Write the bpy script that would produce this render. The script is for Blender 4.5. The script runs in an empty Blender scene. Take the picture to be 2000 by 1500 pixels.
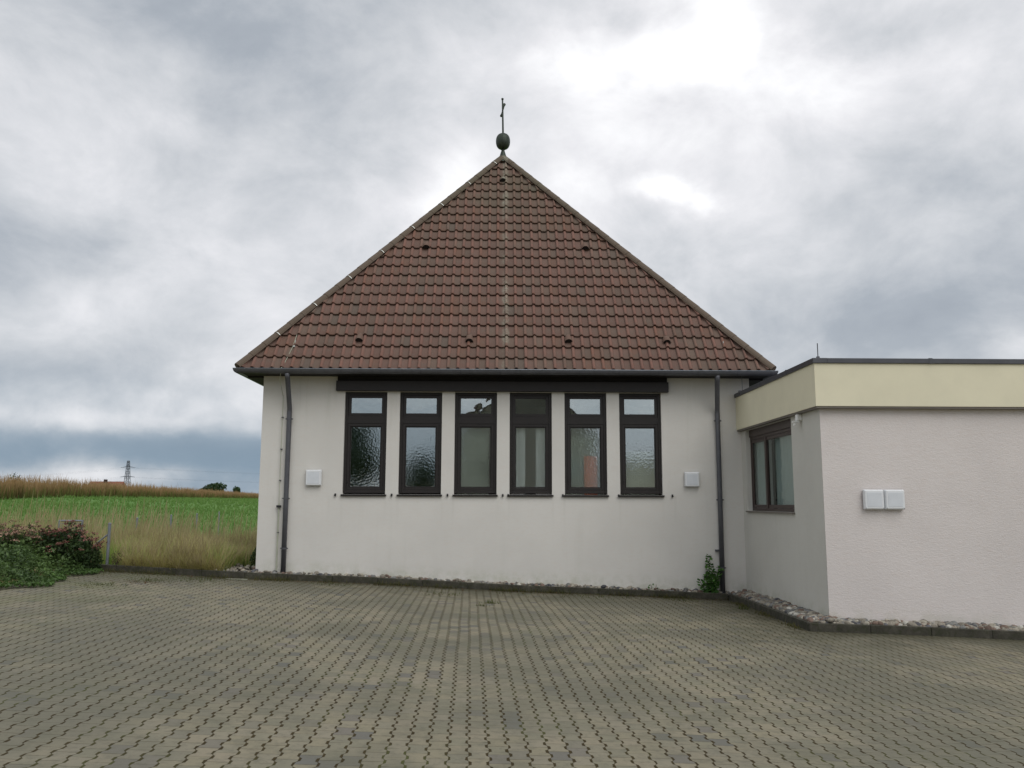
import bpy, math, random
import numpy as np
from mathutils import Vector, Matrix
random.seed(7); RNG = np.random.default_rng(11)
R = math.radians
scene = bpy.context.scene
COL = scene.collection

# ------------------------------------------------------------------ camera
cam = bpy.data.objects.new('camera', bpy.data.cameras.new('camera')); COL.objects.link(cam)
cam.data.sensor_width = 36.0
cam.data.lens = 1650 / 2000 * 36
cam.data.clip_start = 0.05; cam.data.clip_end = 6000
PITCH = math.atan(232 / 1650); YAW = math.atan(-25 / 1650)
CM = Matrix.Rotation(YAW, 4, 'Z') @ Matrix.Rotation(math.pi / 2 + PITCH, 4, 'X') @ Matrix.Rotation(R(0.17), 4, 'Z')
cam.matrix_world = Matrix.Translation((0, 0, 1.92)) @ CM
scene.camera = cam
scene.view_settings.view_transform = 'Standard'; scene.view_settings.look = 'None'
scene.view_settings.exposure = 0.13; scene.view_settings.gamma = 1.0
scene.render.engine = 'CYCLES'
scene.cycles.use_denoising = True
scene.cycles.max_bounces = 8; scene.cycles.transparent_max_bounces = 12

# ------------------------------------------------------------------ node helper
class NT:
    def __init__(s, tree): s.t = tree
    def n(s, typ, inputs=None, **kw):
        nd = s.t.nodes.new(typ)
        for k, v in kw.items(): setattr(nd, k, v)
        if inputs:
            for k, v in inputs.items():
                if isinstance(v, bpy.types.NodeSocket): s.t.links.new(v, nd.inputs[k])
                else: nd.inputs[k].default_value = v
        return nd
    def m(s, op, a, b=0.0, c=0.0, clamp=False):
        nd = s.n('ShaderNodeMath', {0: a, 1: b, 2: c}, operation=op); nd.use_clamp = clamp
        return nd.outputs[0]
    def mix(s, f, a, b, blend='MIX'):
        nd = s.n('ShaderNodeMix', data_type='RGBA', blend_type=blend)
        for sock, v in ((nd.inputs[0], f), (nd.inputs[6], a), (nd.inputs[7], b)):
            if isinstance(v, bpy.types.NodeSocket): s.t.links.new(v, sock)
            else: sock.default_value = v if not isinstance(v, tuple) or len(v) == 4 else (*v, 1)
        return nd.outputs[2]
    def noise(s, vec, scale, detail=4, rough=.55, dist=0.0):
        return s.n('ShaderNodeTexNoise', {'Vector': vec, 'Scale': scale, 'Detail': detail, 'Roughness': rough, 'Distortion': dist}).outputs[0]
    def sstep(s, x, a, b, lo=0.0, hi=1.0):
        return s.n('ShaderNodeMapRange', {0: x, 1: a, 2: b, 3: lo, 4: hi}, interpolation_type='SMOOTHSTEP').outputs[0]
    def ramp(s, x, stops, interp='LINEAR'):
        nd = s.n('ShaderNodeValToRGB', {0: x}); cr = nd.color_ramp; cr.interpolation = interp
        while len(cr.elements) < len(stops): cr.elements.new(0.5)
        for e, (p, c) in zip(cr.elements, stops): e.position = p; e.color = (*c, 1)
        return nd.outputs[0]

# ------------------------------------------------------------------ world: overcast sky
FILL_DIR = Vector((0.45, -0.72, 0.95)).normalized()      # towards an added soft fill lamp behind the viewpoint that brightens the facade
world = bpy.data.worlds.new('World'); scene.world = world; world.use_nodes = True
wt = world.node_tree; wt.nodes.clear(); W = NT(wt)
out = W.n('ShaderNodeOutputWorld')
sky = W.n('ShaderNodeTexSky', sky_type='NISHITA', sun_disc=False)
sky.sun_elevation = math.asin(FILL_DIR.z); sky.sun_rotation = math.atan2(FILL_DIR.x, FILL_DIR.y)
co = W.n('ShaderNodeTexCoord').outputs['Generated']
mp = W.n('ShaderNodeMapping', {'Vector': co, 'Scale': (1.0, 1.0, 1.45), 'Location': (3.1, 1.7, 0.4)}).outputs[0]
n1 = W.m('ADD', W.m('MULTIPLY', W.noise(mp, 2.6, 10, .54, .12), .55), W.m('MULTIPLY', W.noise(mp, 7.0, 10, .60, .25), .47))
n2 = W.n('ShaderNodeTexNoise', {'Vector': mp, 'Scale': 3.4, 'Detail': 7, 'Roughness': .55})
warp = W.n('ShaderNodeSeparateColor', {0: n2.outputs[1]})
sep = W.n('ShaderNodeSeparateXYZ', {0: co})
az = W.m('ADD', W.m('ARCTAN2', sep.outputs[0], sep.outputs[1]), W.m('MULTIPLY', W.m('SUBTRACT', warp.outputs[0], .5), .34))
el0 = W.m('ARCSINE', sep.outputs[2])
el = W.m('ADD', el0, W.m('MULTIPLY', W.m('MULTIPLY', W.m('SUBTRACT', warp.outputs[1], .5), .20), W.sstep(el0, .0, .35, .25, 1)))
def pxdir(px, py):
    d = CM.to_3x3() @ Vector(((px - 1000) / 1650, -(py - 750) / 1650, -1)); d.normalize(); return math.atan2(d.x, d.y), math.asin(d.z)
val = W.m('ADD', .615, W.m('MULTIPLY', W.m('SUBTRACT', n1, .5), 1.15))
BLOBS = [(1330, 0, 90, 110, .26), (1230, 150, 190, 70, .34), (1600, 125, 150, 60, .22), (1320, 400, 90, 26, .32), (880, 390, 120, 80, .20),
         (1080, 340, 260, 150, .15), (1850, 90, 110, 90, .10), (470, 560, 230, 80, .10), (250, 235, 110, 80, .07), (250, 640, 160, 60, .08), (1150, 60, 600, 300, .05),
         (40, 500, 230, 80, -.14), (230, 470, 170, 50, -.13), (380, 10, 300, 70, -.13), (1740, 630, 330, 110, -.20), (1900, 250, 150, 100, -.06), (1970, 440, 150, 140, -.10), (1680, 30, 180, 40, -.10),
         (90, 730, 260, 40, -.09), (300, 775, 260, 20, .06), (280, 872, 360, 30, -.24), (120, 815, 230, 20, .10), (460, 900, 160, 60, -.14), (200, 925, 330, 14, .05), (1980, 690, 60, 24, .14)]
for px, py, sx, sy, a in BLOBS:
    u0, v0 = pxdir(px, py)
    du = W.m('DIVIDE', W.m('SUBTRACT', az, u0), sx / 1650); dv = W.m('DIVIDE', W.m('SUBTRACT', el, v0), sy / 1650)
    e = W.m('EXPONENT', W.m('MULTIPLY', W.m('ADD', W.m('MULTIPLY', du, du), W.m('MULTIPLY', dv, dv)), -1))
    val = W.m('MULTIPLY_ADD', e, a, val)
cl = W.ramp(val, [(0.15, (.26, .29, .34)), (.42, (.385, .42, .465)), (.60, (.585, .605, .635)), (.78, (.80, .80, .825)), (1.0, (1.08, 1.08, 1.09))])
low = W.sstep(el0, .02, .17, 1, 0)
cl = W.mix(W.m('MULTIPLY', low, W.sstep(val, .80, .45, .10, .72)), cl, (.13, .225, .33))
skyc = W.n('ShaderNodeVectorMath', {0: sky.outputs[0], 'Scale': .1}, operation='SCALE').outputs[0]
fin = W.mix(.95, skyc, cl)
bg = W.n('ShaderNodeBackground', {0: fin, 1: 1.0})
wt.links.new(bg.outputs[0], out.inputs[0])

sl = bpy.data.lights.new('front_fill', 'SUN'); sl.energy = 1.05; sl.angle = R(45); sl.color = (1, .975, .93)  # wide fill lamp added to lift the walls facing the camera
so = bpy.data.objects.new('front_fill', sl); COL.objects.link(so)
so.rotation_euler = FILL_DIR.to_track_quat('Z', 'Y').to_euler(); so.location = FILL_DIR * 60

# ------------------------------------------------------------------ ground shape
def sst(x, a, b):
    t = np.clip((x - a) / (b - a), 0, 1); return t * t * (3 - 2 * t)
def gz(x, y):
    x = np.asarray(x, float); y = np.asarray(y, float)
    xc = np.clip(x, -33, 14); yc = np.clip(y, -12, 30)
    z = .16 - .0412 * xc - .0055 * yc
    z = z - .04 * np.exp(-((x - .8) / 2.6) ** 2 - ((y - 18.9) / 4) ** 2)
    z = z + .012 * np.sin(x * .9 + .5 * y) * np.cos(y * .55 - .3 * x) + .006 * np.sin(2.1 * y + .7 * x)
    z = z + .93 * sst(y, 20, 62) * sst(-x, 2, 14)
    return z
def g1(x, y): return float(gz(x, y))

# ------------------------------------------------------------------ objects helpers
def link(o, parent=None):
    COL.objects.link(o)
    if parent is not None:
        o.parent = parent
        if parent.type == 'EMPTY': o.location = -parent.location
    return o
def tag(o, label=None, cat=None, group=None, kind=None):
    if label: o['label'] = label
    if cat: o['category'] = cat
    if group: o['group'] = group
    if kind: o['kind'] = kind
    return o
def empty(name, loc, label, cat, group=None):
    o = bpy.data.objects.new(name, None); COL.objects.link(o); o.location = loc; o.empty_display_size = .3
    return tag(o, label, cat, group)
class MB:
    def __init__(s): s.v = []; s.f = []; s.c = []
    def add(s, vs, fs, col=None):
        b = len(s.v); s.v += [tuple(v) for v in vs]; s.f += [tuple(i + b for i in f) for f in fs]
        s.c += [col or (1, 1, 1, 1)] * len(vs); return s
    def box(s, x0, x1, y0, y1, z0, z1, col=None):
        return s.add([(x0, y0, z0), (x1, y0, z0), (x1, y1, z0), (x0, y1, z0), (x0, y0, z1), (x1, y0, z1), (x1, y1, z1), (x0, y1, z1)],
                     [(0, 3, 2, 1), (4, 5, 6, 7), (0, 1, 5, 4), (1, 2, 6, 5), (2, 3, 7, 6), (3, 0, 4, 7)], col)
    def tube(s, pts, r, n=10, col=None, cap=True):
        pts = [Vector(p) for p in pts]; rs = r if isinstance(r, (list, tuple)) else [r] * len(pts)
        vs = []; fs = []
        t0 = (pts[1] - pts[0]).normalized(); up = Vector((0, 0, 1)) if abs(t0.z) < .9 else Vector((1, 0, 0))
        a = t0.cross(up).normalized()
        for i, p in enumerate(pts):
            t = ((pts[min(i + 1, len(pts) - 1)] - pts[i]).normalized() + (pts[i] - pts[max(i - 1, 0)]).normalized()).normalized()
            a = (a - t * a.dot(t)).normalized(); b = t.cross(a)
            for k in range(n):
                th = 2 * math.pi * k / n; vs.append(p + (a * math.cos(th) + b * math.sin(th)) * rs[i])
        for i in range(len(pts) - 1):
            for k in range(n):
                fs.append((i * n + k, i * n + (k + 1) % n, (i + 1) * n + (k + 1) % n, (i + 1) * n + k))
        if cap: fs.append(tuple(range(n - 1, -1, -1))); fs.append(tuple((len(pts) - 1) * n + k for k in range(n)))
        return s.add(vs, fs, col)
    def lathe(s, c, prof, n=20, col=None):
        vs = []; fs = []
        for r, z in prof:
            for k in range(n):
                th = 2 * math.pi * k / n; vs.append((c[0] + r * math.cos(th), c[1] + r * math.sin(th), c[2] + z))
        for i in range(len(prof) - 1):
            for k in range(n): fs.append((i * n + k, i * n + (k + 1) % n, (i + 1) * n + (k + 1) % n, (i + 1) * n + k))
        return s.add(vs, fs, col)
    def build(s, name, mat, parent=None, smooth=False, bevel=0):
        me = bpy.data.meshes.new(name); me.from_pydata(s.v, [], s.f); me.update()
        if any(c != (1, 1, 1, 1) for c in s.c):
            a = me.color_attributes.new('tint', 'FLOAT_COLOR', 'POINT'); a.data.foreach_set('color', np.array(s.c, np.float32).ravel())
        if smooth: me.polygons.foreach_set('use_smooth', [True] * len(me.polygons))
        me.materials.append(mat)
        o = bpy.data.objects.new(name, me); link(o, parent)
        if bevel:
            b = o.modifiers.new('bevel', 'BEVEL'); b.width = bevel; b.segments = 2; b.limit_method = 'ANGLE'
        return o
def np_mesh(name, V, F, mat, parent=None, col=None, smooth=False):
    V = np.asarray(V, np.float32); F = np.asarray(F, np.int32)
    me = bpy.data.meshes.new(name); k = F.shape[1]
    me.vertices.add(len(V)); me.vertices.foreach_set('co', V.ravel())
    me.loops.add(F.size); me.loops.foreach_set('vertex_index', F.ravel())
    me.polygons.add(len(F)); me.polygons.foreach_set('loop_start', np.arange(0, F.size, k, dtype=np.int32))
    me.polygons.foreach_set('loop_total', np.full(len(F), k, np.int32))
    if smooth: me.polygons.foreach_set('use_smooth', np.ones(len(F), bool))
    me.update(calc_edges=True); me.validate()
    if col is not None:
        c = np.ones((len(V), 4), np.float32); c[:, :3] = col
        a = me.color_attributes.new('tint', 'FLOAT_COLOR', 'POINT'); a.data.foreach_set('color', c.ravel())
    me.materials.append(mat); o = bpy.data.objects.new(name, me); return link(o, parent)

# ------------------------------------------------------------------ materials
def new_mat(name):
    m = bpy.data.materials.new(name); m.use_nodes = True; t = m.node_tree; t.nodes.clear()
    N = NT(t); o = N.n('ShaderNodeOutputMaterial'); p = N.n('ShaderNodeBsdfPrincipled'); t.links.new(p.outputs[0], o.inputs[0])
    return m, N, p
def setin(N, p, **kw):
    for k, v in kw.items():
        k = k.replace('_', ' ')
        if isinstance(v, bpy.types.NodeSocket): N.t.links.new(v, p.inputs[k])
        else: p.inputs[k].default_value = v if not (isinstance(v, tuple) and len(v) == 3) else (*v, 1)
def bump(N, p, h, strength=.5, dist=.01):
    b = N.n('ShaderNodeBump', {'Height': h, 'Strength': strength, 'Distance': dist}); N.t.links.new(b.outputs[0], p.inputs['Normal']); return b
def pos(N): return N.n('ShaderNodeNewGeometry').outputs['Position']
def simple(name, c, rough=.6, var=.18, scale=3, metallic=0, bstr=.15, bscale=60, bdist=.003, spec=.5):
    m, N, p = new_mat(name); P = pos(N)
    n = N.noise(P, scale, 6, .65)
    c2 = tuple(x * (1 - var) for x in c); c3 = tuple(min(1, x * (1 + var)) for x in c)
    setin(N, p, Base_Color=N.ramp(n, [(.3, c2), (.7, c3)]), Roughness=rough, Metallic=metallic)
    p.inputs['Specular IOR Level'].default_value = spec
    bump(N, p, N.noise(P, bscale, 4), bstr, bdist); return m
def tint_mat(name, rough=.8, var=.25, scale=6, transl=0.0, spec=.3):
    m, N, p = new_mat(name); P = pos(N)
    a = N.n('ShaderNodeAttribute', attribute_name='tint').outputs['Color']
    n = N.noise(P, scale, 4, .6); f = N.sstep(n, .25, .75, 1 - var, 1 + var)
    c = N.n('ShaderNodeVectorMath', {0: a, 'Scale': f}, operation='SCALE').outputs[0]
    setin(N, p, Base_Color=c, Roughness=rough); p.inputs['Specular IOR Level'].default_value = spec
    if transl:
        tr = N.n('ShaderNodeBsdfTranslucent', {0: c}); mx = N.n('ShaderNodeMixShader', {0: transl})
        N.t.links.new(p.outputs[0], mx.inputs[1]); N.t.links.new(tr.outputs[0], mx.inputs[2])
        N.t.links.new(mx.outputs[0], N.t.nodes['Material Output'].inputs[0])
    return m

def plaster(name, base, coarse):
    m, N, p = new_mat(name); P = pos(N)
    sc = N.n('ShaderNodeMapping', {'Vector': P, 'Scale': (1, 1, 2.6)}).outputs[0]
    big = N.noise(P, .55, 5, .6); fine = N.noise(sc, 26 if coarse else 34, 5, .7); fl = N.noise(sc, 9, 4, .6)
    st = N.n('ShaderNodeMapping', {'Vector': P, 'Scale': (5.5, 5.5, .35)}).outputs[0]
    streak = N.noise(st, 1.0, 5, .6)
    sx = N.n('ShaderNodeSeparateXYZ', {0: P})
    top = N.sstep(sx.outputs[2], 3.2, 4.6)
    c = N.mix(N.sstep(big, .35, .68), base, tuple(x * .93 for x in base))
    c = N.mix(N.m('MULTIPLY', N.sstep(fl, .45, .75), .22), c, tuple(x * y for x, y in zip(base, (.93, .85, .80))))
    c = N.mix(N.m('MULTIPLY', N.sstep(streak, .52, .8), N.m('MULTIPLY_ADD', top, .30, .09)), c, tuple(x * y for x, y in zip(base, (.66, .68, .62))))
    fx = N.m('FRACT', N.m('DIVIDE', N.m('ADD', sx.outputs[0], 3.55), 1.25)); ed = N.m('MINIMUM', N.m('ABSOLUTE', N.m('SUBTRACT', fx, .02)), N.m('ABSOLUTE', N.m('SUBTRACT', fx, .81)))
    run = N.m('MULTIPLY', N.m('MULTIPLY', N.sstep(ed, .0, .05, 1, 0), N.sstep(streak, .35, .6)), N.m('MULTIPLY', N.sstep(sx.outputs[2], 1.1, 2.05), N.m('LESS_THAN', sx.outputs[2], 2.07)))
    c = N.mix(N.m('MULTIPLY', run, .0 if coarse else .15), c, tuple(x * y for x, y in zip(base, (.60, .60, .55))))
    # splash dirt and green tint just above the stones
    zrel = N.m('ADD', sx.outputs[2], N.m('MULTIPLY', sx.outputs[0], .0412))
    lowm = N.m('MULTIPLY', N.sstep(zrel, .22, .55, 1, 0), N.sstep(N.noise(P, 4, 5, .7), .35, .7))
    c = N.mix(N.m('MULTIPLY', lowm, .55), c, tuple(x * y for x, y in zip(base, (.62, .66, .55))))
    setin(N, p, Base_Color=c, Roughness=.93); p.inputs['Specular IOR Level'].default_value = .2
    bump(N, p, N.m('ADD', fine, N.m('MULTIPLY', fl, .6)), .55 if coarse else .28, .012 if coarse else .006)
    return m
M = {}
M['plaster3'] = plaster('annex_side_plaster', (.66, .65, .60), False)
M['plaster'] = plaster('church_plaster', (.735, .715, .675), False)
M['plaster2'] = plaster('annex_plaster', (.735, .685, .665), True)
M['fascia'] = simple('yellow_fascia', (.79, .745, .56), .75, .05, 1.2, bstr=.1, bscale=90, bdist=.002)
M['brown'] = simple('dark_brown_wood', (.013, .0095, .0088), .5, .25, 5, bstr=.15)
M['brown2'] = simple('brown_window_frame', (.045, .026, .022), .4, .2, 5)
M['soffit'] = simple('dark_soffit', (.012, .010, .009), .8, .3, 3)
M['slate'] = simple('grey_metal_gutter', (.105, .107, .120), .42, .18, 4, metallic=.35, bstr=.05)
M['cap'] = simple('roof_edge_metal', (.085, .088, .10), .45, .15, 3, metallic=.3, bstr=.05)
M['galv'] = simple('galvanised_metal', (.26, .28, .31), .5, .2, 8, metallic=.5)
M['pylon'] = simple('pylon_steel', (.13, .15, .18), .6, .2, 2, metallic=.2)
M['copper'] = simple('weathered_copper', (.045, .058, .045), .5, .35, 9, metallic=.5)
M['black'] = simple('black_plastic', (.012, .012, .014), .5, .1)
M['lampwhite'] = simple('opal_white_plastic', (.78, .80, .82), .35, .03, 4, bstr=.02)
M['opal'] = simple('opal_panel', (.70, .73, .77), .3, .05, 6, bstr=.02)
M['white'] = simple('white_paint', (.85, .85, .83), .5, .08, 5)
M['wire'] = simple('bright_metal_wire', (.55, .56, .52), .4, .1, metallic=.6)
M['wirepale'] = simple('aged_conductor_wire', (.42, .44, .34), .6, .2)
M['stonesill'] = simple('metal_window_sill', (.16, .14, .12), .5, .1)
M['flatroof'] = simple('flat_roof_felt', (.12, .12, .12), .9, .2)
M['curtain'] = simple('white_curtain', (.86, .87, .88), .9, .05, 3)
M['curtaingreen'] = simple('grey_green_curtain', (.42, .46, .40), .9, .1, 3)
M['orange'] = simple('orange_cloth', (.80, .22, .09), .9, .1, 3)
M['interior'] = simple('dim_interior', (.10, .09, .08), .9, .2)
M['leaf'] = tint_mat('leaf_green', .55, .25, 5, .25, .4)
M['grassm'] = tint_mat('grass_blade', .8, .2, 1.5, .5, .2)
M['petal'] = tint_mat('flower_head', .9, .25, 12)
M['pebble'] = tint_mat('river_pebble', .75, .25, 40)
M['bark'] = simple('bark', (.11, .085, .06), .95, .3, 8, bstr=.6, bdist=.02)

def mat_glass(name, refl, rough, textured, tint=(.75, .8, .78)):
    m = bpy.data.materials.new(name); m.use_nodes = True; t = m.node_tree; t.nodes.clear(); N = NT(t)
    o = N.n('ShaderNodeOutputMaterial'); P = pos(N)
    if textured:
        h = N.n('ShaderNodeTexVoronoi', {'Vector': P, 'Scale': 24.0}, feature='SMOOTH_F1').outputs[0]
        h = N.m('ADD', h, N.m('MULTIPLY', N.noise(P, 38, 3), .6)); b = N.n('ShaderNodeBump', {'Height': h, 'Strength': .10, 'Distance': .006})
        t1 = N.n('ShaderNodeBsdfRefraction', {0: (*tint, 1), 'Roughness': .30, 'IOR': 1.10, 'Normal': b.outputs[0]}); t2 = N.n('ShaderNodeBsdfTransparent', {0: (*tint, 1)})
        tr = N.n('ShaderNodeMixShader', {0: .55, 1: t1.outputs[0], 2: t2.outputs[0]})
    else:
        h = N.noise(P, 2.2, 2); b = N.n('ShaderNodeBump', {'Height': h, 'Strength': .10, 'Distance': .03})
        tr = N.n('ShaderNodeBsdfTransparent', {0: (*tint, 1)})
    gl = N.n('ShaderNodeBsdfGlossy', {0: (.93, .98, .98, 1), 'Roughness': rough, 'Normal': b.outputs[0]})
    mx = N.n('ShaderNodeMixShader', {0: refl, 1: tr.outputs[0], 2: gl.outputs[0]}); t.links.new(mx.outputs[0], o.inputs[0]); return m
M['glass_up'] = mat_glass('clear_glass', .42, .015, False)
M['glass_upb'] = mat_glass('dull_clear_glass', .20, .02, False)
M['glass_low'] = mat_glass('hammered_glass', .33, .02, True, (.93, .96, .95))
M['glass_annex'] = mat_glass('annex_glass', .18, .02, False)

# roof tiles
def mat_tile():
    m, N, p = new_mat('brown_clay_tile'); P = pos(N)
    a = N.n('ShaderNodeAttribute', attribute_name='tint').outputs['Color']
    sx = N.n('ShaderNodeSeparateXYZ', {0: P})
    n = N.noise(P, 1.3, 6, .6); nf = N.noise(P, 22, 6, .7); nm = N.noise(P, 6, 5, .65)
    c = N.mix(N.sstep(nm, .42, .72, 0, .5), a, (.140, .112, .090))
    c = N.mix(N.sstep(nf, .55, .75, 0, .5), c, (.20, .17, .14))
    c = N.mix(N.m('MULTIPLY', N.sstep(sx.outputs[2], 8.0, 11.5), N.sstep(n, .35, .65, .1, .55)), c, (.11, .11, .07))
    # pale lichen streak below the finial
    d = N.m('ABSOLUTE', N.m('SUBTRACT', N.m('ADD', sx.outputs[0], N.m('MULTIPLY', N.m('SUBTRACT', nm, .5), .10)), .135))
    s = N.m('MULTIPLY', N.sstep(d, .03, .11, 1, 0), N.m('MULTIPLY', N.sstep(nf, .32, .62), N.sstep(N.noise(P, 1.9, 3), .36, .62, .05, .8)))
    c = N.mix(s, c, (.34, .335, .265))
    setin(N, p, Base_Color=c, Roughness=.78); p.inputs['Specular IOR Level'].default_value = .3
    bump(N, p, nf, .4, .006); return m
M['tile'] = mat_tile()

# paving
def mat_paving():
    m, N, p = new_mat('interlocking_pavers'); P = pos(N); sx = N.n('ShaderNodeSeparateXYZ', {0: P}); X, Y = sx.outputs[0], sx.outputs[1]
    th = R(1.9); w, L, A = .1467, .2053, .082
    wob = N.m('MULTIPLY', N.m('SUBTRACT', N.noise(P, .35, 2), .5), .30)
    wob2 = N.m('MULTIPLY', N.m('SUBTRACT', N.noise(P, 1.7, 2), .5), .10)
    u = N.m('ADD', N.m('DIVIDE', N.m('ADD', N.m('MULTIPLY', X, math.cos(th)), N.m('MULTIPLY', Y, math.sin(th))), w), N.m('ADD', wob, wob2))
    v = N.m('ADD', N.m('DIVIDE', N.m('ADD', N.m('MULTIPLY', Y, math.cos(th)), N.m('MULTIPLY', X, -math.sin(th))), L), wob)
    f = N.m('FRACT', v); s = N.m('MULTIPLY', N.m('SUBTRACT', N.m('MULTIPLY', N.m('ABSOLUTE', N.m('SUBTRACT', N.m('MULTIPLY', f, 2), 1)), 2), 1), 2.6)
    s = N.m('MINIMUM', N.m('MAXIMUM', s, -1), 1)
    n = N.m('ROUND', u); par = N.m('FLOORED_MODULO', n, 2); sg = N.m('SUBTRACT', 1, N.m('MULTIPLY', par, 2))
    d = N.m('SUBTRACT', u, N.m('ADD', n, N.m('MULTIPLY', N.m('MULTIPLY', s, A), sg)))
    right = N.m('GREATER_THAN', d, 0); c = N.m('ADD', N.m('SUBTRACT', n, 1), right)
    v2 = N.m('ADD', v, N.m('MULTIPLY', N.m('SUBTRACT', 1, N.m('FLOORED_MODULO', c, 2)), .5))
    row = N.m('FLOOR', v2); fr = N.m('FRACT', v2); dj = N.m('MINIMUM', fr, N.m('SUBTRACT', 1, fr))
    ad = N.m('ABSOLUTE', d)
    jn = N.noise(P, 9, 3)
    flat = N.sstep(N.m('ABSOLUTE', s), .60, 1.0)
    thick = N.m('MULTIPLY', N.m('MULTIPLY_ADD', flat, .040, .028), N.sstep(jn, .25, .75, .65, 1.35))
    mv = N.sstep(N.m('DIVIDE', ad, thick), .7, 1.25, 1, 0)
    mv = N.m('MULTIPLY', mv, N.m('MULTIPLY_ADD', flat, .18, .82))
    mh = N.m('MULTIPLY', N.sstep(dj, .008, .028, 1, 0), N.sstep(jn, .3, .6, .18, .6))
    joint = N.m('MAXIMUM', mv, mh)
    hv = N.n('ShaderNodeCombineXYZ', {0: c, 1: row, 2: 0.0}).outputs[0]
    wn = N.n('ShaderNodeTexWhiteNoise', {'Vector': hv}, noise_dimensions='3D'); h = wn.outputs['Value']
    base = N.ramp(h, [(0.0, (.284, .250, .180)), (.25, (.262, .236, .162)), (.5, (.270, .243, .180)), (.72, (.240, .224, .158)), (.88, (.220, .205, .152)), (.95, (.195, .178, .150)), (1.0, (.145, .145, .130))])
    big = N.noise(P, .33, 5, .62); mid = N.noise(P, 1.6, 5, .65); gr = N.noise(P, 120, 3, .7); gr2 = N.noise(P, 14, 5, .7)
    base = N.mix(N.sstep(big, .42, .60, 0, .68), base, (.140, .138, .105))
    base = N.mix(N.sstep(mid, .46, .68, 0, .55), base, (.155, .15, .105))
    base = N.mix(N.sstep(gr2, .45, .72, 0, .55), base, (.135, .128, .095)); base = N.mix(N.sstep(N.noise(P, 4.5, 5, .7), .48, .70, 0, .40), base, (.15, .148, .112))
    base = N.mix(N.sstep(gr, .62, .74, 0, .45), base, (.36, .35, .30))
    base = N.mix(N.sstep(gr, .42, .28, 0, .4), base, (.12, .115, .095))
    # grime, moss and brown litter gathering towards the kerb
    dk = N.m('SUBTRACT', 18.8, Y)
    rightp = N.sstep(X, 4.2, 5.2)
    dk2 = N.m('MAXIMUM', N.m('SUBTRACT', 14.0, Y), N.m('SUBTRACT', 5.0, X))
    dkk = N.m('MINIMUM', dk, dk2)
    edge = N.m('MULTIPLY', N.sstep(dkk, .05, 2.6, 1, 0), N.sstep(mid, .3, .65, .35, 1))
    base = N.mix(N.m('MULTIPLY', edge, .78), base, (.085, .083, .055))
    tight = N.m('MULTIPLY', N.sstep(dkk, .05, .55, 1, 0), N.sstep(gr2, .32, .62, .3, 1))
    base = N.mix(N.m('MULTIPLY', tight, .75), base, (.05, .047, .025))
    left = N.m('MULTIPLY', N.sstep(X, -4.5, -8.2), N.sstep(N.noise(P, .9, 5, .7), .42, .68))
    base = N.mix(N.m('MULTIPLY', left, .5), base, (.13, .15, .06))
    moss = N.mix(N.noise(P, 3.0, 3), (.026, .016, .005), (.068, .050, .015))
    jc = N.mix(N.sstep(N.noise(P, 1.1, 3), .5, .7, 0, .8), moss, (.085, .095, .03))
    colr = N.mix(joint, base, jc)
    setin(N, p, Base_Color=colr, Roughness=.92); p.inputs['Specular IOR Level'].default_value = .25
    ws = N.n('ShaderNodeSeparateColor', {0: wn.outputs['Color']}); tilt = N.m('ADD', N.m('MULTIPLY', h, .3), N.m('ADD', N.m('MULTIPLY', N.m('SUBTRACT', ws.outputs[0], .5), N.m('MULTIPLY', fr, 1.6)), N.m('MULTIPLY', N.m('SUBTRACT', ws.outputs[1], .5), N.m('MULTIPLY', N.m('SUBTRACT', u, c), 1.2))))
    hgt = N.m('ADD', N.m('SUBTRACT', tilt, joint), N.m('MULTIPLY', gr2, .25))
    bump(N, p, hgt, .7, .010); return m
M['paving'] = mat_paving()

def mat_ground():
    m, N, p = new_mat('meadow_ground'); P = pos(N); sx = N.n('ShaderNodeSeparateXYZ', {0: P}); Y = sx.outputs[1]
    mp_ = N.n('ShaderNodeMapping', {'Vector': P, 'Scale': (1, .45, 1)}).outputs[0]
    n = N.noise(mp_, 1.2, 6, .65); n2 = N.noise(P, .12, 4); n3 = N.noise(P, 7, 4, .7)
    g = N.ramp(n, [(.30, (.105, .185, .050)), (.55, (.140, .240, .068)), (.75, (.185, .285, .090))])
    g = N.mix(N.sstep(n2, .4, .65, 0, .5), g, (.09, .22, .045)); g = N.mix(N.sstep(n3, .5, .7, 0, .5), g, (.075, .16, .03))
    soil = N.ramp(n3, [(.3, (.22, .19, .08)), (.7, (.38, .32, .16))])
    c = N.mix(N.sstep(N.m('ADD', Y, N.m('MULTIPLY', n2, 4)), 23, 31), soil, g)
    far = N.sstep(Y, 170, 420); c = N.mix(far, c, (.16, .14, .06))
    setin(N, p, Base_Color=c, Roughness=.95); p.inputs['Specular IOR Level'].default_value = .1
    bump(N, p, n, .8, .08); return m
M['ground'] = mat_ground()
def mat_kerb():
    m, N, p = new_mat('weathered_kerb'); P = pos(N)
    n = N.noise(P, 5, 6, .7); nf = N.noise(P, 60, 4, .7)
    c = N.ramp(n, [(.3, (.030, .028, .020)), (.55, (.065, .060, .046)), (.78, (.12, .115, .09))])
    c = N.mix(N.sstep(nf, .55, .75, 0, .5), c, (.15, .14, .11)); c = N.mix(N.sstep(N.noise(P, 13, 5, .7), .45, .65, 0, .8), c, (.035, .038, .018))
    setin(N, p, Base_Color=c, Roughness=.95); bump(N, p, nf, .6, .006); return m
M['kerb'] = mat_kerb()

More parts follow.
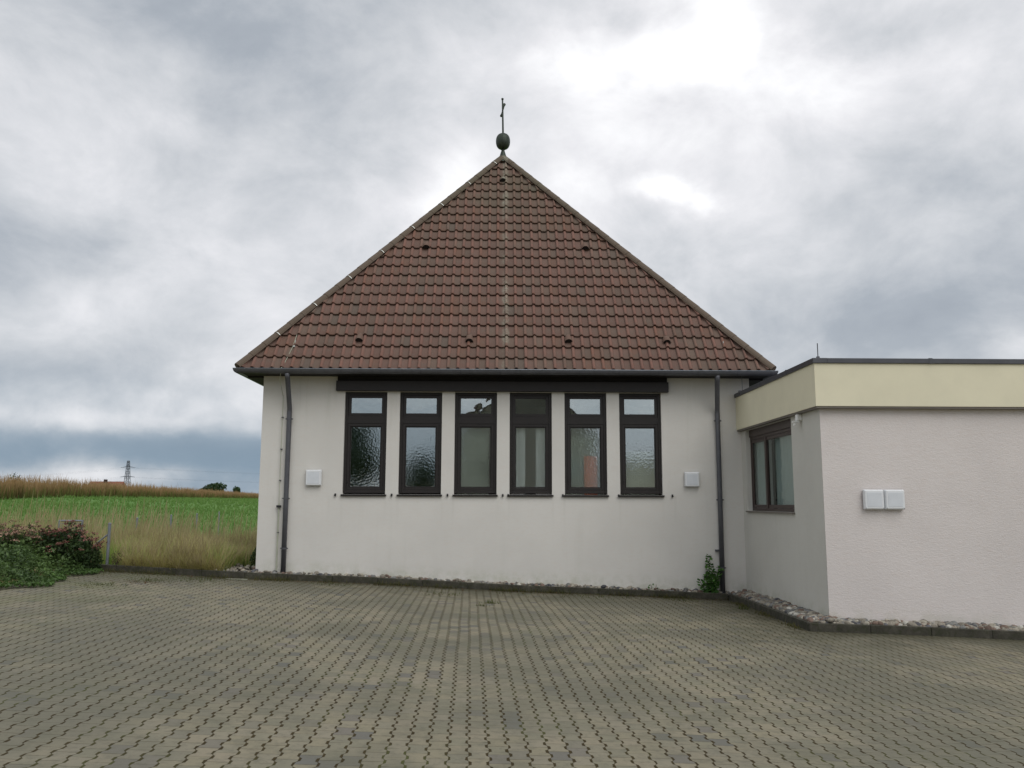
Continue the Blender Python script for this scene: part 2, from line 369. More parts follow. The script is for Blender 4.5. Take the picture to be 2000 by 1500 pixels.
# ------------------------------------------------------------------ ground, paving, kerb
def sheet(name, xs, ys, zoff, mat, fn=gz):
    XX, YY = np.meshgrid(xs, ys); ZZ = fn(XX, YY) + zoff
    V = np.stack([XX.ravel(), YY.ravel(), ZZ.ravel()], 1); nx = len(xs)
    i, j = np.meshgrid(np.arange(nx - 1), np.arange(len(ys) - 1)); a = (j * nx + i).ravel()
    F = np.stack([a, a + 1, a + nx + 1, a + nx], 1)
    return np_mesh(name, V, F, mat, smooth=True)
def lin(a, b, s): return np.linspace(a, b, max(2, int(round((b - a) / s)) + 1))
gx = np.unique(np.concatenate([-np.geomspace(3200, 60, 14), lin(-58, 20, .9), np.geomspace(24, 3200, 14)]))
gy = np.unique(np.concatenate([-np.geomspace(1500, 40, 10), lin(-34, 100, 1.1), np.geomspace(108, 4000, 16)]))
tag(sheet('ground', gx, gy, -.03, M['ground']), 'green meadow rising gently behind the church', kind='structure')
tag(sheet('paving', lin(-8.75, 13, .25), lin(-14, 18.96, .25), 0.0, M['paving']), 'grey interlocking concrete paving with mossy joints', kind='structure')

KP = [(-9.3, 19.0), (-4.6, 18.90), (.3, 18.86), (5.02, 18.80), (5.05, 14.03), (13.0, 14.03)]
def kerb():
    b = MB()
    for (x0, y0), (x1, y1) in zip(KP[:-1], KP[1:]):
        Ld = math.hypot(x1 - x0, y1 - y0); n = max(1, round(Ld / 1.0)); tx, ty = (x1 - x0) / Ld, (y1 - y0) / Ld; nx, ny = -ty, tx
        for k in range(n):
            a, c = Ld * k / n + .0015, Ld * (k + 1) / n - .0015
            if abs(nx - 1) < .1 or ny < .5: pass
            w0 = .085; j = random.uniform(-.003, .003); hh = .135 + random.uniform(-.004, .004)
            pts = []
            for s, o in ((a, 0), (c, 0), (c, w0), (a, w0)):
                x = x0 + tx * s + nx * (o + j); y = y0 + ty * s + ny * (o + j); pts.append((x, y))
            zs = [g1(*q) for q in pts]
            b.add([(q[0], q[1], z - .12) for q, z in zip(pts, zs)] + [(q[0], q[1], z + hh) for q, z in zip(pts, zs)],
                  [(0, 3, 2, 1), (4, 5, 6, 7), (0, 1, 5, 4), (1, 2, 6, 5), (2, 3, 7, 6), (3, 0, 4, 7)])
    o = b.build('kerb', M['kerb'], bevel=.012)
    tag(o, 'dark weathered concrete kerb edging the paving along both walls', kind='structure')
kerb()
# stones between kerb and walls
def ico():
    t = (1 + 5 ** .5) / 2
    v = np.array([(-1, t, 0), (1, t, 0), (-1, -t, 0), (1, -t, 0), (0, -1, t), (0, 1, t), (0, -1, -t), (0, 1, -t), (t, 0, -1), (t, 0, 1), (-t, 0, -1), (-t, 0, 1)], float)
    f = [(0, 11, 5), (0, 5, 1), (0, 1, 7), (0, 7, 10), (0, 10, 11), (1, 5, 9), (5, 11, 4), (11, 10, 2), (10, 7, 6), (7, 1, 8), (3, 9, 4), (3, 4, 2), (3, 2, 6), (3, 6, 8), (3, 8, 9), (4, 9, 5), (2, 4, 11), (6, 2, 10), (8, 6, 7), (9, 8, 1)]
    v = v / np.linalg.norm(v[0]); vs = [tuple(x) for x in v]; cache = {}; nf = []
    def mid(a, b):
        k = (min(a, b), max(a, b))
        if k not in cache:
            m_ = (np.array(vs[a]) + np.array(vs[b])); m_ /= np.linalg.norm(m_); vs.append(tuple(m_)); cache[k] = len(vs) - 1
        return cache[k]
    for a, b, c in f:
        x, y, z = mid(a, b), mid(b, c), mid(c, a); nf += [(a, x, z), (b, y, x), (c, z, y), (x, y, z)]
    return np.array(vs), np.array(nf)
IV, IF = ico()
def rotm(a, b, c):
    ca, sa, cb, sb, cc, sc_ = math.cos(a), math.sin(a), math.cos(b), math.sin(b), math.cos(c), math.sin(c)
    return np.array([[ca, -sa, 0], [sa, ca, 0], [0, 0, 1]]) @ np.array([[cb, 0, sb], [0, 1, 0], [-sb, 0, cb]]) @ np.array([[1, 0, 0], [0, cc, -sc_], [0, sc_, cc]])
def pebbles():
    V = []; F = []; C = []; k = 0
    def put(x, y, z, r):
        nonlocal k
        s = np.array([r * random.uniform(.9, 1.35), r * random.uniform(.75, 1.0), r * random.uniform(.5, .8)])
        bumpv = 1 + .10 * np.sin(IV @ RNG.normal(size=3) * 2.3 + random.uniform(0, 6))
        v = (IV * bumpv[:, None] * s) @ rotm(random.uniform(0, 6.3), random.uniform(-.5, .5), random.uniform(-.5, .5)).T + np.array([x, y, z])
        q = random.random()
        if q < .35: c = np.array((.30, .27, .22))
        elif q < .55: c = np.array((.22, .22, .21))
        elif q < .72: c = np.array((.40, .37, .30))
        elif q < .86: c = np.array((.20, .14, .11))
        elif q < .94: c = np.array((.12, .12, .13))
        else: c = np.array((.55, .53, .47))
        c = c * random.uniform(.6, 1.05)
        V.append(v); F.append(IF + k); C.append(np.tile(c, (len(IV), 1))); k += len(IV)
    for _ in range(1150):
        x = random.uniform(-6.4, 5.3); y = random.uniform(18.99, 19.2) if x > -5.4 else random.uniform(19.0, 20.6)
        put(x, y, g1(x, 18.9) + .085 + random.uniform(0, .05) + (.0 if random.random() < .8 else .03), random.uniform(.025, .062))
    for _ in range(900):
        x = random.uniform(5.16, 5.5); y = random.uniform(14.1, 19.0); put(x, y, g1(x, y) + .10 + (x - 5.1) * .14 + random.uniform(0, .04), random.uniform(.03, .075))
    for _ in range(900):
        x = random.uniform(5.1, 11.5); y = random.uniform(14.14, 14.38); put(x, y, g1(x, 14.1) + .10 + (y - 14.1) * .12 + random.uniform(0, .04), random.uniform(.03, .07))
    o = np_mesh('gravel', np.concatenate(V), np.concatenate(F), M['pebble'], col=np.concatenate(C), smooth=True)
    tag(o, 'loose river pebbles filling the strip between kerb and walls', kind='stuff')
pebbles()
b = MB()
for x in lin(-6.5, 5.0, .5):
    b.add([(x, 18.97, g1(x, 18.9) + .06), (x + .5, 18.97, g1(x + .5, 18.9) + .06), (x + .5, 20.7 if x < -5.5 else 19.16, g1(x + .5, 18.9) + .07), (x, 20.7 if x < -5.5 else 19.16, g1(x, 18.9) + .07)], [(0, 1, 2, 3)])
for y in lin(14.1, 18.9, .4):
    b.add([(5.12, y, g1(5.1, y) + .07), (5.53, y, g1(5.5, y) + .10), (5.53, y + .4, g1(5.5, y + .4) + .10), (5.12, y + .4, g1(5.1, y + .4) + .07)], [(0, 1, 2, 3)])
for x in lin(5.12, 12, .5):
    b.add([(x, 14.1, g1(x, 14.1) + .07), (x + .5, 14.1, g1(x + .5, 14.1) + .07), (x + .5, 14.41, g1(x + .5, 14.4) + .10), (x, 14.41, g1(x, 14.4) + .10)], [(0, 1, 2, 3)])
tag(b.build('soil_strip', simple('dark_soil', (.06, .05, .035), .95, .3, 12)), 'dark soil under the pebbles', kind='structure')

# ------------------------------------------------------------------ church
YF = 19.15; WX0, WX1 = -5.37, 5.74; YB = 26.9
church = empty('church', (.18, YF, .1), 'small white church with steep brown tiled pyramid roof and six dark windows', 'church')
def wall_grid(b, xs, zs, holes, P0, ux, depthv):
    """front faces on a grid, leaving holes, with reveals going along depthv"""
    P0 = Vector(P0); ux = Vector(ux); dv = Vector(depthv); up = Vector((0, 0, 1))
    xs = sorted(set(xs + [h[0] for h in holes] + [h[1] for h in holes])); zs = sorted(set(zs + [h[2] for h in holes] + [h[3] for h in holes]))
    for x0, x1 in zip(xs[:-1], xs[1:]):
        for z0, z1 in zip(zs[:-1], zs[1:]):
            cx, cz = (x0 + x1) / 2, (z0 + z1) / 2
            if any(h[0] < cx < h[1] and h[2] < cz < h[3] for h in holes): continue
            q = [P0 + ux * x + up * z for x, z in ((x0, z0), (x1, z0), (x1, z1), (x0, z1))]; b.add(q, [(0, 1, 2, 3)])
    for x0, x1, z0, z1 in holes:
        c = [(x0, z0), (x1, z0), (x1, z1), (x0, z1)]
        for i in range(4):
            a, d = c[i], c[(i + 1) % 4]; pa = P0 + ux * a[0] + up * a[1]; pd = P0 + ux * d[0] + up * d[1]
            b.add([pa, pa + dv, pd + dv, pd], [(0, 1, 2, 3)])
WC = [-3.03 + 1.25 * k for k in range(6)]; WW = .48
ZS, ZH = 2.10, 4.42
b = MB()
wall_grid(b, [WX0, WX1], [-.6, 4.78], [(c - WW, c + WW, ZS, ZH) for c in WC], (0, YF, 0), (1, 0, 0), (0, .30, 0))
b.add([(WX0, YF, -.6), (WX0, YB, -.6), (WX0, YB, 4.78), (WX0, YF, 4.78)], [(0, 1, 2, 3)])
b.add([(WX1, YF, -.6), (WX1, YB, -.6), (WX1, YB, 4.78), (WX1, YF, 4.78)], [(3, 2, 1, 0)])
b.add([(WX0, YB, -.6), (WX1, YB, -.6), (WX1, YB, 4.78), (WX0, YB, 4.78)], [(0, 1, 2, 3)])
cw = b.build('wall', M['plaster'], church)
# ceiling / interior
b = MB(); b.box(WX0 + .3, WX1 - .3, YF + 3.6, YF + 3.7, -.3, 4.7); b.box(WX0 + .02, WX1 - .02, YF + .31, YB - .02, 4.5, 4.6)
b.box(WX0 + .02, WX1 - .02, YF + .31, YB - .02, .2, .25)
b.build('interior_wall', M['interior'], church)

EZ = 4.85; EY = 18.60; EX0, EX1 = -5.76, 6.09; AP = Vector((.07, EY + 4.4, 11.62)); EYB = 27.4
TW, TR = .2165, .3455
def tile_plane(name, A, B, apex):
    """real clay tiles over the triangle A-B-apex (A left, B right seen from outside)"""
    A = Vector(A); B = Vector(B); apex = Vector(apex); ex = (B - A).normalized(); W_ = (B - A).length
    pa = apex - A; ax = pa.dot(ex); up = (pa - ex * ax); Ls = up.length; up = up.normalized(); nrm = ex.cross(up).normalized()
    if nrm.z < 0: nrm = -nrm
    us = [0, .06, .14, .22, .30, .36, .55, .75, .92, 1.0]
    hs = [.020, .042, .050, .046, .034, .004, .0, -.001, .002, .006]
    V = []; F = []; C = []; k = 0; nrow = int(Ls / TR) + 1; n = len(us)
    for r in range(nrow):
        y0 = r * TR - .02; y1 = min(y0 + TR + .05, Ls)
        if y0 >= Ls - .05: break
        lo0 = ax * max(y0, 0) / Ls; hi0 = W_ - (W_ - ax) * max(y0, 0) / Ls; lo1 = ax * y1 / Ls; hi1 = W_ - (W_ - ax) * y1 / Ls
        off = -(ax % TW) + .02
        for cidx in range(int(W_ / TW) + 3):
            x0 = off + cidx * TW + random.uniform(-.003, .003)
            if x0 + TW < lo0 or x0 > hi0: continue
            jit = random.uniform(-.004, .004) + .007 * math.sin(x0 * 1.3 + r * 1.7); lift = random.uniform(0, .007)
            q = random.random()
            base = np.array((.182, .107, .086)) * random.uniform(.90, 1.10)
            if q < .22: base = np.array((.172, .114, .090)) * random.uniform(.86, 1.1)
            elif q < .30: base = np.array((.185, .104, .078))
            elif q < .32: base = np.array((.150, .110, .090))
            rows = []
            for (yy, hh, xl, xh) in ((y0 + .10, -.010, lo0, hi0), (y0, -.006, lo0, hi0), (y0 + .002, .014, lo0, hi0), (y0 + .014, .022, lo0, hi0), (y1, -.038, lo1, hi1)):
                row = []
                for ui, hi_ in zip(us, hs):
                    x = min(max(x0 + ui * TW * 1.03, xl - .02), xh + .02)
                    sag = -.011 * math.sin(math.pi * min(max((ui - .3) / .7, 0), 1)) if yy < y1 - .01 else 0
                    p = A + ex * x + up * (yy + jit + sag) + nrm * (hi_ + hh + .03 + lift)
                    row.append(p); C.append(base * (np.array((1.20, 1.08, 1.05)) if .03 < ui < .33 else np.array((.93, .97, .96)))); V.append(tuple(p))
                rows.append(row)
            for rr in range(4):
                for i in range(n - 1):
                    a = k + rr * n + i; F.append((a, a + 1, a + n + 1, a + n))
            k += 5 * n
    F = np.array(F)
    nv = np.cross(np.array(V[F[0][1]]) - np.array(V[F[0][0]]), np.array(V[F[0][3]]) - np.array(V[F[0][0]]))
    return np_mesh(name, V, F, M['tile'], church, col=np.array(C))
def tri(a, b_, c_): pass
roofF = tile_plane('roof', (EX0, EY, EZ), (EX1, EY, EZ), AP); 
roofL = tile_plane('roof', (EX0, EYB, EZ), (EX0, EY, EZ), AP)
roofR = tile_plane('roof', (EX1, EY, EZ), (EX1, EYB, EZ), AP)
b = MB(); d_ = Vector((0, 0, -.06))
cs = [Vector((EX0, EY, EZ)), Vector((EX1, EY, EZ)), Vector((EX1, EYB, EZ)), Vector((EX0, EYB, EZ))]
b.add([c + d_ for c in cs] + [AP + d_], [(0, 1, 4), (1, 2, 4), (3, 0, 4)])
b.build('roof_underlay', M['soffit'], church)
b = MB(); b.add([cs[2], cs[3], AP], [(0, 1, 2)], (.15, .085, .06, 1)); b.build('rear_roof', M['tile'], church)
# hip caps
def hip(A, B, side):
    A = Vector(A); B = Vector(B); d = (B - A); Ln = d.length; t = d.normalized(); sv = t.cross(Vector((0, 0, 1))).normalized(); up = sv.cross(t).normalized()
    b = MB(); n = int(Ln / .395); step = Ln / n
    for i in range(n):
        a0 = A + t * (i * step - .03); a1 = A + t * ((i + 1) * step + .02); r0 = .122; r1 = .113
        c = random.uniform(.93, 1.05); col = (.130 * c, .098 * c, .072 * c, 1)
        vs = []
        for p, r in ((a0, r0), (a1, r1)):
            for k in range(9):
                th = math.pi * k / 8; vs.append(p + sv * math.cos(th) * r + up * (math.sin(th) * r * .95 + .015))
        fs = [(k, k + 1, k + 10, k + 9) for k in range(8)] + [tuple(range(8, -1, -1))]
        b.add(vs, fs, col)
    o = b.build('hip_ridge', M['tile'], church, smooth=False)
    for i in (range(3, n, 3) if side else ()):
        m = MB()
        c = A + t * (i * step - .02)
        vs = []
        for off in (-.009, .009):
            for k in range(4):
                th = math.pi * (.02 + .30 * k / 3) if side > 0 else math.pi * (.98 - .30 * k / 3)
                vs.append(c + t * off + sv * math.cos(th) * .134 + up * (math.sin(th) * .128 + .016))
        m.add(vs, [(k, k + 1, k + 5, k + 4) for k in range(3)])
        m.build('ridge_clip', M['wire'], o)
hip((EX0, EY, EZ + .03), AP + Vector((0, 0, .02)), 1)
hip((EX1, EY, EZ + .03), AP + Vector((0, 0, .02)), 1)
hip((EX0, EYB, EZ + .03), AP + Vector((0, 0, .02)), 0); hip((EX1, EYB, EZ + .03), AP + Vector((0, 0, .02)), 0)
# roof vents (hooded tiles)
SL = math.atan2(AP.z - EZ, 4.4)
for x, y in [(.07, 22.37), (-1.87, 20.81), (2.17, 20.81), (-3.2, 19.02), (-.69, 19.02), (1.58, 19.02), (3.84, 19.02)]:
    z = EZ + (y - EY) * math.tan(SL) + .09
    exv = Vector((1, 0, 0)); upv = Vector((0, math.cos(SL), math.sin(SL))); nv = Vector((0, -math.sin(SL), math.cos(SL))); c0 = Vector((x, y, z))
    b = MB(); vs = []; col = (.16, .10, .075, 1)
    for s, r, h in ((-.045, .095, .125), (.03, .092, .115), (.12, .075, .07), (.22, .04, .015)):
        for k in range(11):
            th = math.pi * k / 10; vs.append(c0 + exv * math.cos(th) * r + nv * math.sin(th) * h + upv * s)
    fs = [(i * 11 + k, i * 11 + k + 1, (i + 1) * 11 + k + 1, (i + 1) * 11 + k) for i in range(3) for k in range(10)]
    b.add(vs, fs, col); vv = b.build('roof_vent', M['tile'], church, smooth=True)
    b = MB(); vs = [c0 + exv * math.cos(math.pi * k / 10) * .082 + nv * (math.sin(math.pi * k / 10) * .108 + .004) + upv * -.038 for k in range(11)]
    b.add(vs, [tuple(range(11))]); b.build('vent_opening', M['black'], vv)
# finial
fz = AP.z + .02
b = MB(); b.lathe((AP.x, AP.y, fz - .12), [(.17, 0), (.13, .12), (.085, .24), (.05, .36), (.036, .42)], 14)
fin_ = b.build('finial', M['copper'], church, smooth=True)
b = MB(); prof = []; R0 = .205
for i in range(17):
    a = -math.pi / 2 + math.pi * i / 16; prof.append((max(.002, R0 * abs(math.cos(a)) ** .72), .235 * (1 if a > 0 else -1) * abs(math.sin(a)) ** .9))
b.lathe((AP.x, AP.y, fz + .29 + .235), prof, 28)
bal = b.build('finial_ball', M['copper'], fin_, smooth=False)
b = MB(); zt = fz + .755
b.tube([(AP.x, AP.y, zt - .02), (AP.x - .02, AP.y, zt + 1.05)], [.028, .022], 8)
b.lathe((AP.x - .02, AP.y, zt + 1.03), [(.001, 0), (.034, .01), (.034, .05), (.001, .07)], 8); b.lathe((AP.x, AP.y, zt - .03), [(.001, 0), (.045, .01), (.04, .05), (.001, .07)], 8)
# cross arms seen almost edge-on, flared ends
cc = Vector((AP.x - .01, AP.y, zt + .72))
for sgn in (-1, 1):
    a = cc; e = cc + Vector((.042 * sgn, -.36 * sgn, .0)); side = Vector((0, .0, .02))
    b.tube([a, a.lerp(e, .7), e], [.020, .022, .042], 8)
b.build('finial_cross', M['copper'], fin_)

# gutter around the eaves
def gutter():
    r = .082; off = .035; zc = 4.835
    path = [(EX0 - off, EYB), (EX0 - off, EY - off), (EX1 + off, EY - off), (EX1 + off, EYB)]
    outw = [Vector((-1, 0, 0)), Vector((-1, -1, 0)), Vector((1, -1, 0)), Vector((1, 0, 0))]
    prof = [(math.cos(math.pi * k / 10), -math.sin(math.pi * k / 10)) for k in range(11)]
    b = MB(); vs = []
    for (x, y), o in zip(path, outw):
        for t, s in prof: vs.append((x + o.x * t * r, y + o.y * t * r, zc + s * r * 1.15))
        for t, s in [(c * .93, s_ * .93) for c, s_ in prof][::-1]: vs.append((x + o.x * t * r, y + o.y * t * r, zc + s * r * 1.15))
    n = 22
    fs = [(i * n + k, i * n + (k + 1) % n, (i + 1) * n + (k + 1) % n, (i + 1) * n + k) for i in range(3) for k in range(n)]
    b.add(vs, fs)
    o = b.build('gutter', M['slate'], church, smooth=False)
    b = MB(); b.tube([(path[1][0] - r, path[1][1] - r, zc + .004), (path[2][0] + r, path[2][1] - r, zc + .004)], .013, 8); b.build('gutter_rim', M['galv'], o, smooth=True)
    for k in range(13):
        m = MB(); x = EX0 + .5 + k * .88; y = path[1][1]
        pts = [(x, y + t * r * 1.05, zc + s * r * 1.2) for t, s in prof[::-1]][::-1]
        vs = [(p[0] - .012, 2 * y - p[1], p[2]) for p in pts] + [(p[0] + .012, 2 * y - p[1], p[2]) for p in pts]
        m.add(vs, [(i, i + 1, i + 12, i + 11) for i in range(10)])
        m.build('gutter_bracket', M['cap'], o)
gutter()
b = MB()   # soffit boards + fascia board under the eaves
b.box(EX0 + .02, EX1 - .02, EY + .02, YF - .004, 4.765, 4.80); b.box(EX0 + .02, EX1 - .02, EY + .035, EY + .06, 4.80, 4.86)
b.box(EX0 + .02, WX0 - .004, YF + .0, EYB, 4.765, 4.80); b.box(WX1 + .004, EX1 - .02, YF, EYB, 4.765, 4.80)
b.box(EX0 + .02, WX0 - .004, YF + .02, YB, 4.73, 4.762)
b.box(WX1 + .004, EX1 - .02, YF + .02, YB, 4.73, 4.762)
b.build('soffit', M['soffit'], church)
b = MB(); b.box(-3.70, 3.86, YF - .13, YF - .003, 4.425, 4.655)
b.build('shutter_box', M['brown'], church, bevel=.006)
b = MB(); b.box(-3.68, 3.84, YF - .06, YF - .003, 4.66, 4.762); b.build('shutter_gap_shade', M['soffit'], church)  # dark box standing in for the shaded gap above the shutter box

# windows
def frame_rect(b, x0, x1, z0, z1, w, y0, y1):
    b.box(x0, x0 + w, y0, y1, z0, z1); b.box(x1 - w, x1, y0, y1, z0, z1); b.box(x0 + w, x1 - w, y0, y1, z1 - w, z1); b.box(x0 + w, x1 - w, y0, y1, z0, z0 + w)
WL = ['with dark tree reflection in its lower pane', 'with pale sky reflection above a small tree', 'with grey green pane', 'with dark upper pane and dark gap between pale curtains', 'with orange cloth behind the lower pane', 'with pale wall reflected in its lower pane']
for i, c in enumerate(WC):
    x0, x1 = c - WW + .003, c + WW - .003; yb = YF + .07
    b = MB()
    frame_rect(b, x0, x1, ZS + .03, ZH - .003, .062, yb, yb + .10)                      # outer frame
    b.box(x0 + .062, x1 - .062, yb + .005, yb + .10, 3.70, 3.87)                        # transom
    frame_rect(b, x0 + .064, x1 - .064, ZS + .094, 3.698, .062, yb + .012, yb + .085)   # sash
    frame_rect(b, x0 + .128, x1 - .128, ZS + .158, 3.634, .020, yb + .028, yb + .08)
    frame_rect(b, x0 + .064, x1 - .064, 3.872, ZH - .067, .066, yb + .025, yb + .085)
    b.box(x0 + .075, x0 + .095, yb - .006, yb + .02, ZS + .25, ZS + .33)                # hinge
    fr = b.build('window', M['brown'], church, bevel=.004)
    if i in (0, 1, 2, 3, 4, 5): fr['label'] = 'dark brown window ' + WL[i]
    b = MB(); b.box(x0 + .13, x1 - .13, yb + .05, yb + .056, 3.935, ZH - .13); b.build('upper_pane', M['glass_upb'] if i == 3 else M['glass_up'], fr)
    b = MB(); b.box(x0 + .146, x1 - .146, yb + .05, yb + .056, ZS + .176, 3.616); b.build('lower_pane', M['glass_low'], fr)
    b = MB(); b.box(x0 - .03, x1 + .03, YF - .05, yb, ZS - .03, ZS - .003); b.box(x0 - .03, x1 + .03, YF - .05, YF - .042, ZS - .045, ZS - .03)
    b.build('window_sill', M['brown'], fr)
for x in [-3.66, -2.40, -1.15, .09, .21, 1.44, 2.70, 3.91]:
    b = MB(); b.box(x - .016, x + .016, YF - .035, YF, 2.055, 2.115); b.box(x - .022, x + .022, YF - .05, YF - .035, 2.06, 2.085); b.build('shutter_catch', M['black'], church)
# things behind the glass
def curtain(name, x0, x1, y, z0, z1, mat, label, group=None, amp=.013, wl=.19):
    n = max(8, int((x1 - x0) / .012)); xs = np.linspace(x0, x1, n); V = []; 
    for z in (z0, z1):
        for x in xs: V.append((x, y + amp * math.sin(x * 2 * math.pi / wl) + amp * .5 * math.sin(x * 31), z))
    V += [(p[0], p[1] + .004, p[2]) for p in V]
    F = [(k, k + 1, n + k + 1, n + k) for k in range(n - 1)] + [(2 * n + k + 1, 2 * n + k, 3 * n + k, 3 * n + k + 1) for k in range(n - 1)]
    o = np_mesh(name, V, F, mat, smooth=True); return tag(o, label, 'curtain', group)
yc = YF + .24
curtain('curtain', WC[2] - .44, WC[2] + .30, yc, ZS, 3.75, M['curtaingreen'], 'grey green curtain filling the third church window from the left', 'curtains behind the church windows')
curtain('curtain', WC[3] - .46, WC[3] - .12, yc - .04, ZS, 3.72, M['curtain'], 'pale curtain left of the dark gap in the fourth church window', 'curtains behind the church windows')
curtain('curtain', WC[3] + .12, WC[3] + .46, yc - .04, ZS, 3.72, M['curtain'], 'pale curtain right of the dark gap in the fourth church window', 'curtains behind the church windows')
curtain('curtain', WC[4] - .44, WC[4] + .44, yc + .04, ZS, 3.75, M['curtaingreen'], 'grey curtain behind the orange cloth in the fifth church window', 'curtains behind the church windows')
curtain('curtain', WC[4] - .02, WC[4] + .28, yc - .03, ZS, 2.98, M['orange'], 'orange cloth hanging low in the fifth church window', 'curtains behind the church windows', .012)
curtain('curtain', WC[5] - .44, WC[5] + .44, yc, ZS, 3.1, M['curtaingreen'], 'half height beige curtain in the rightmost church window', 'curtains behind the church windows')

# downpipes
def downpipe(x, xt, sgn, label):
    g = g1(x, 19.0); b = MB(); yw = YF - .075
    b.tube([(xt, EY - .03, 4.76), (xt, EY + .02, 4.66), (x, yw, 4.02), (x, yw, 3.94), (x, yw, 2.0), (x, yw, g + .05)], .056, 14)
    o = b.build('downpipe', M['slate'], church, smooth=True); o['label'] = label
    for z in (3.78, 2.0, .72):
        z = z + (0 if z > 1 else g - .05)
        m = MB(); m.lathe((x, yw, z - .02), [(.057, 0), (.066, 0), (.066, .04), (.057, .04)], 14); m.box(x - .012, x + .012, yw + .05, YF, z - .01, z + .01)
        m.box(x + .06, x + .085, yw - .01, yw + .01, z - .012, z + .012); m.box(x - .085, x - .06, yw - .01, yw + .01, z - .012, z + .012)
        m.build('pipe_bracket', M['slate'], o)
    return o
dl = downpipe(-4.74, -4.70, 1, 'grey downpipe at the left end of the church wall')
dr = downpipe(4.97, 4.87, 1, 'grey downpipe beside the annex')
b = MB(); b.box(4.84, 4.915, YF - .08, YF, .86, .90); b.build('pipe_tap', M['slate'], dr)
# lightning conductor
b = MB(); xw = -4.90
b.tube([(-4.62, 19.32, 6.03), (-4.68, 18.92, 5.42), (-4.80, 18.6, 4.92), (-4.82, 18.5, 4.85), (-4.90, 18.75, 4.60), (xw, YF - .05, 4.3), (xw, YF - .05, 1.95), (xw, YF - .05, .42)], .008, 6)
lc = b.build('lightning_conductor', M['wirepale'], church)
b = MB(); b.tube([(xw, YF - .045, 1.9), (xw, YF - .045, .42)], .016, 8); b.build('conductor_sleeve', M['wirepale'], lc)
for z in (3.82, 3.1, 2.4, 1.25): MB().box(xw - .018, xw + .018, YF - .06, YF, z - .012, z + .012).build('wire_clip', M['cap'], lc)
b = MB(); b.box(xw - .045, xw + .045, YF - .09, YF - .02, 1.80, 1.85); b.build('test_clamp', M['black'], lc)
b = MB(); b.box(-4.68, -4.63, 18.90, 18.94, 5.40, 5.44); b.tube([(-4.63, 18.93, 5.40), (-4.63, 18.93, 5.56)], .008, 6)
b.build('conductor_holder', M['wire'], lc); b = MB(); b.tube([(5.09, 18.95, 5.38), (5.12, 18.95, 5.48), (5.13, 18.97, 5.60)], .009, 6); b.build('conductor_holder', M['wire'], lc)

# wall lamps
def wall_lamp(x, z, y, w, h, label, panes=1):
    o = empty('wall_lamp', (x + w / 2, y, z), label, 'wall lamp', 'square white wall lamps'); d = .10
    b = MB(); b.box(x + .02, x + w - .02, y - .035, y, z + .02, z + h - .02); b.build('back_plate', M['cap'], o)
    pw = w / panes
    for k in range(panes):
        b = MB(); a0 = x + k * pw + (.002 if k else 0); a1 = x + (k + 1) * pw - .002
        b.add([(a0, y - .035, z), (a1, y - .035, z), (a1, y - .035, z + h), (a0, y - .035, z + h), (a0 + .018, y - d, z + .018), (a1 - .018, y - d, z + .018), (a1 - .018, y - d, z + h - .018), (a0 + .018, y - d, z + h - .018)],
              [(3, 2, 1, 0), (4, 5, 6, 7), (0, 1, 5, 4), (1, 2, 6, 5), (2, 3, 7, 6), (3, 0, 4, 7)])
        b.build('lamp_shade', M['lampwhite'], o, bevel=.012)
        b = MB(); b.box(a0 + .05, a1 - .05, y - d - .003, y - d + .01, z + .05, z + h - .05); b.build('diffuser', M['opal'], o, bevel=.003)
        for sx_ in (a0 + .028, a1 - .028): MB().box(sx_ - .005, sx_ + .005, y - d - .002, y - d + .01, z + .024, z + .034).build('screw', M['galv'], o)
wall_lamp(-4.33, 2.28, YF, .365, .365, 'square white lamp left of the six church windows')
wall_lamp(4.18, 2.28, YF, .345, .345, 'square white lamp right of the six church windows')

# ------------------------------------------------------------------ annex
AX, AY, AZ = 5.52, 14.40, 4.40; AXR = 13.5
annex = empty('annex', (AX, AY, -.1), 'low white flat roofed annex with broad pale yellow fascia', 'building')
b = MB()
H_ = [(15.85, 18.82, 1.76, 3.54)]
wall_grid(b, [AY, YF - .003], [-.6, 3.9], [(YF + AY - h[1], YF + AY - h[0], h[2], h[3]) for h in H_], (AX, YF + AY, 0), (0, -1, 0), (.16, 0, 0))
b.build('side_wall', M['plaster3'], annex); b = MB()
b.add([(AX, AY, -.6), (AXR, AY, -.6), (AXR, AY, 3.9), (AX, AY, 3.9)], [(0, 1, 2, 3)])
b.add([(AXR, AY, -.6), (AXR, 22, -.6), (AXR, 22, 3.9), (AXR, AY, 3.9)], [(0, 1, 2, 3)])
b.build('wall', M['plaster2'], annex)
b = MB()
b.box(AX + .002, AXR - .01, YF + .0, 22, -.5, 3.9)
b.box(AX + .7, AX + .8, AY + .3, YF - .1, -.4, 3.9); b.box(AX + .17, AX + .8, AY + .2, YF - .1, 1.70, 1.74)
b.build('interior_wall', M['interior'], annex)
FX, FY = AX - .105, AY - .13
b = MB(); zf0, zf1 = 3.575, 4.315
b.box(FX, AX - .002, FY, YF - .002, zf0, zf1); b.box(AX - .002, AXR + .1, FY, AY - .002, zf0, zf1)
b.box(AX + .002, AXR, AY + .002, 21.9, 3.905, 4.30)
b.build('fascia', M['fascia'], annex)
b = MB(); b.box(FX + .012, AX - .003, FY + .012, YF - .003, zf0 - .035, zf0 - .002); b.box(AX - .002, AXR, FY + .012, AY - .003, zf0 - .035, zf0 - .002)
b.build('drip_profile', M['stonesill'], annex)
b = MB(); b.box(FX - .03, FX + .22, FY - .03, YF - .004, zf1 + .002, zf1 + .09); b.box(FX + .22, AXR + .1, FY - .03, FY + .22, zf1 + .002, zf1 + .088)
b.box(FX + .22, AXR, FY + .22, 21.9, zf1 - .002, zf1 + .02)
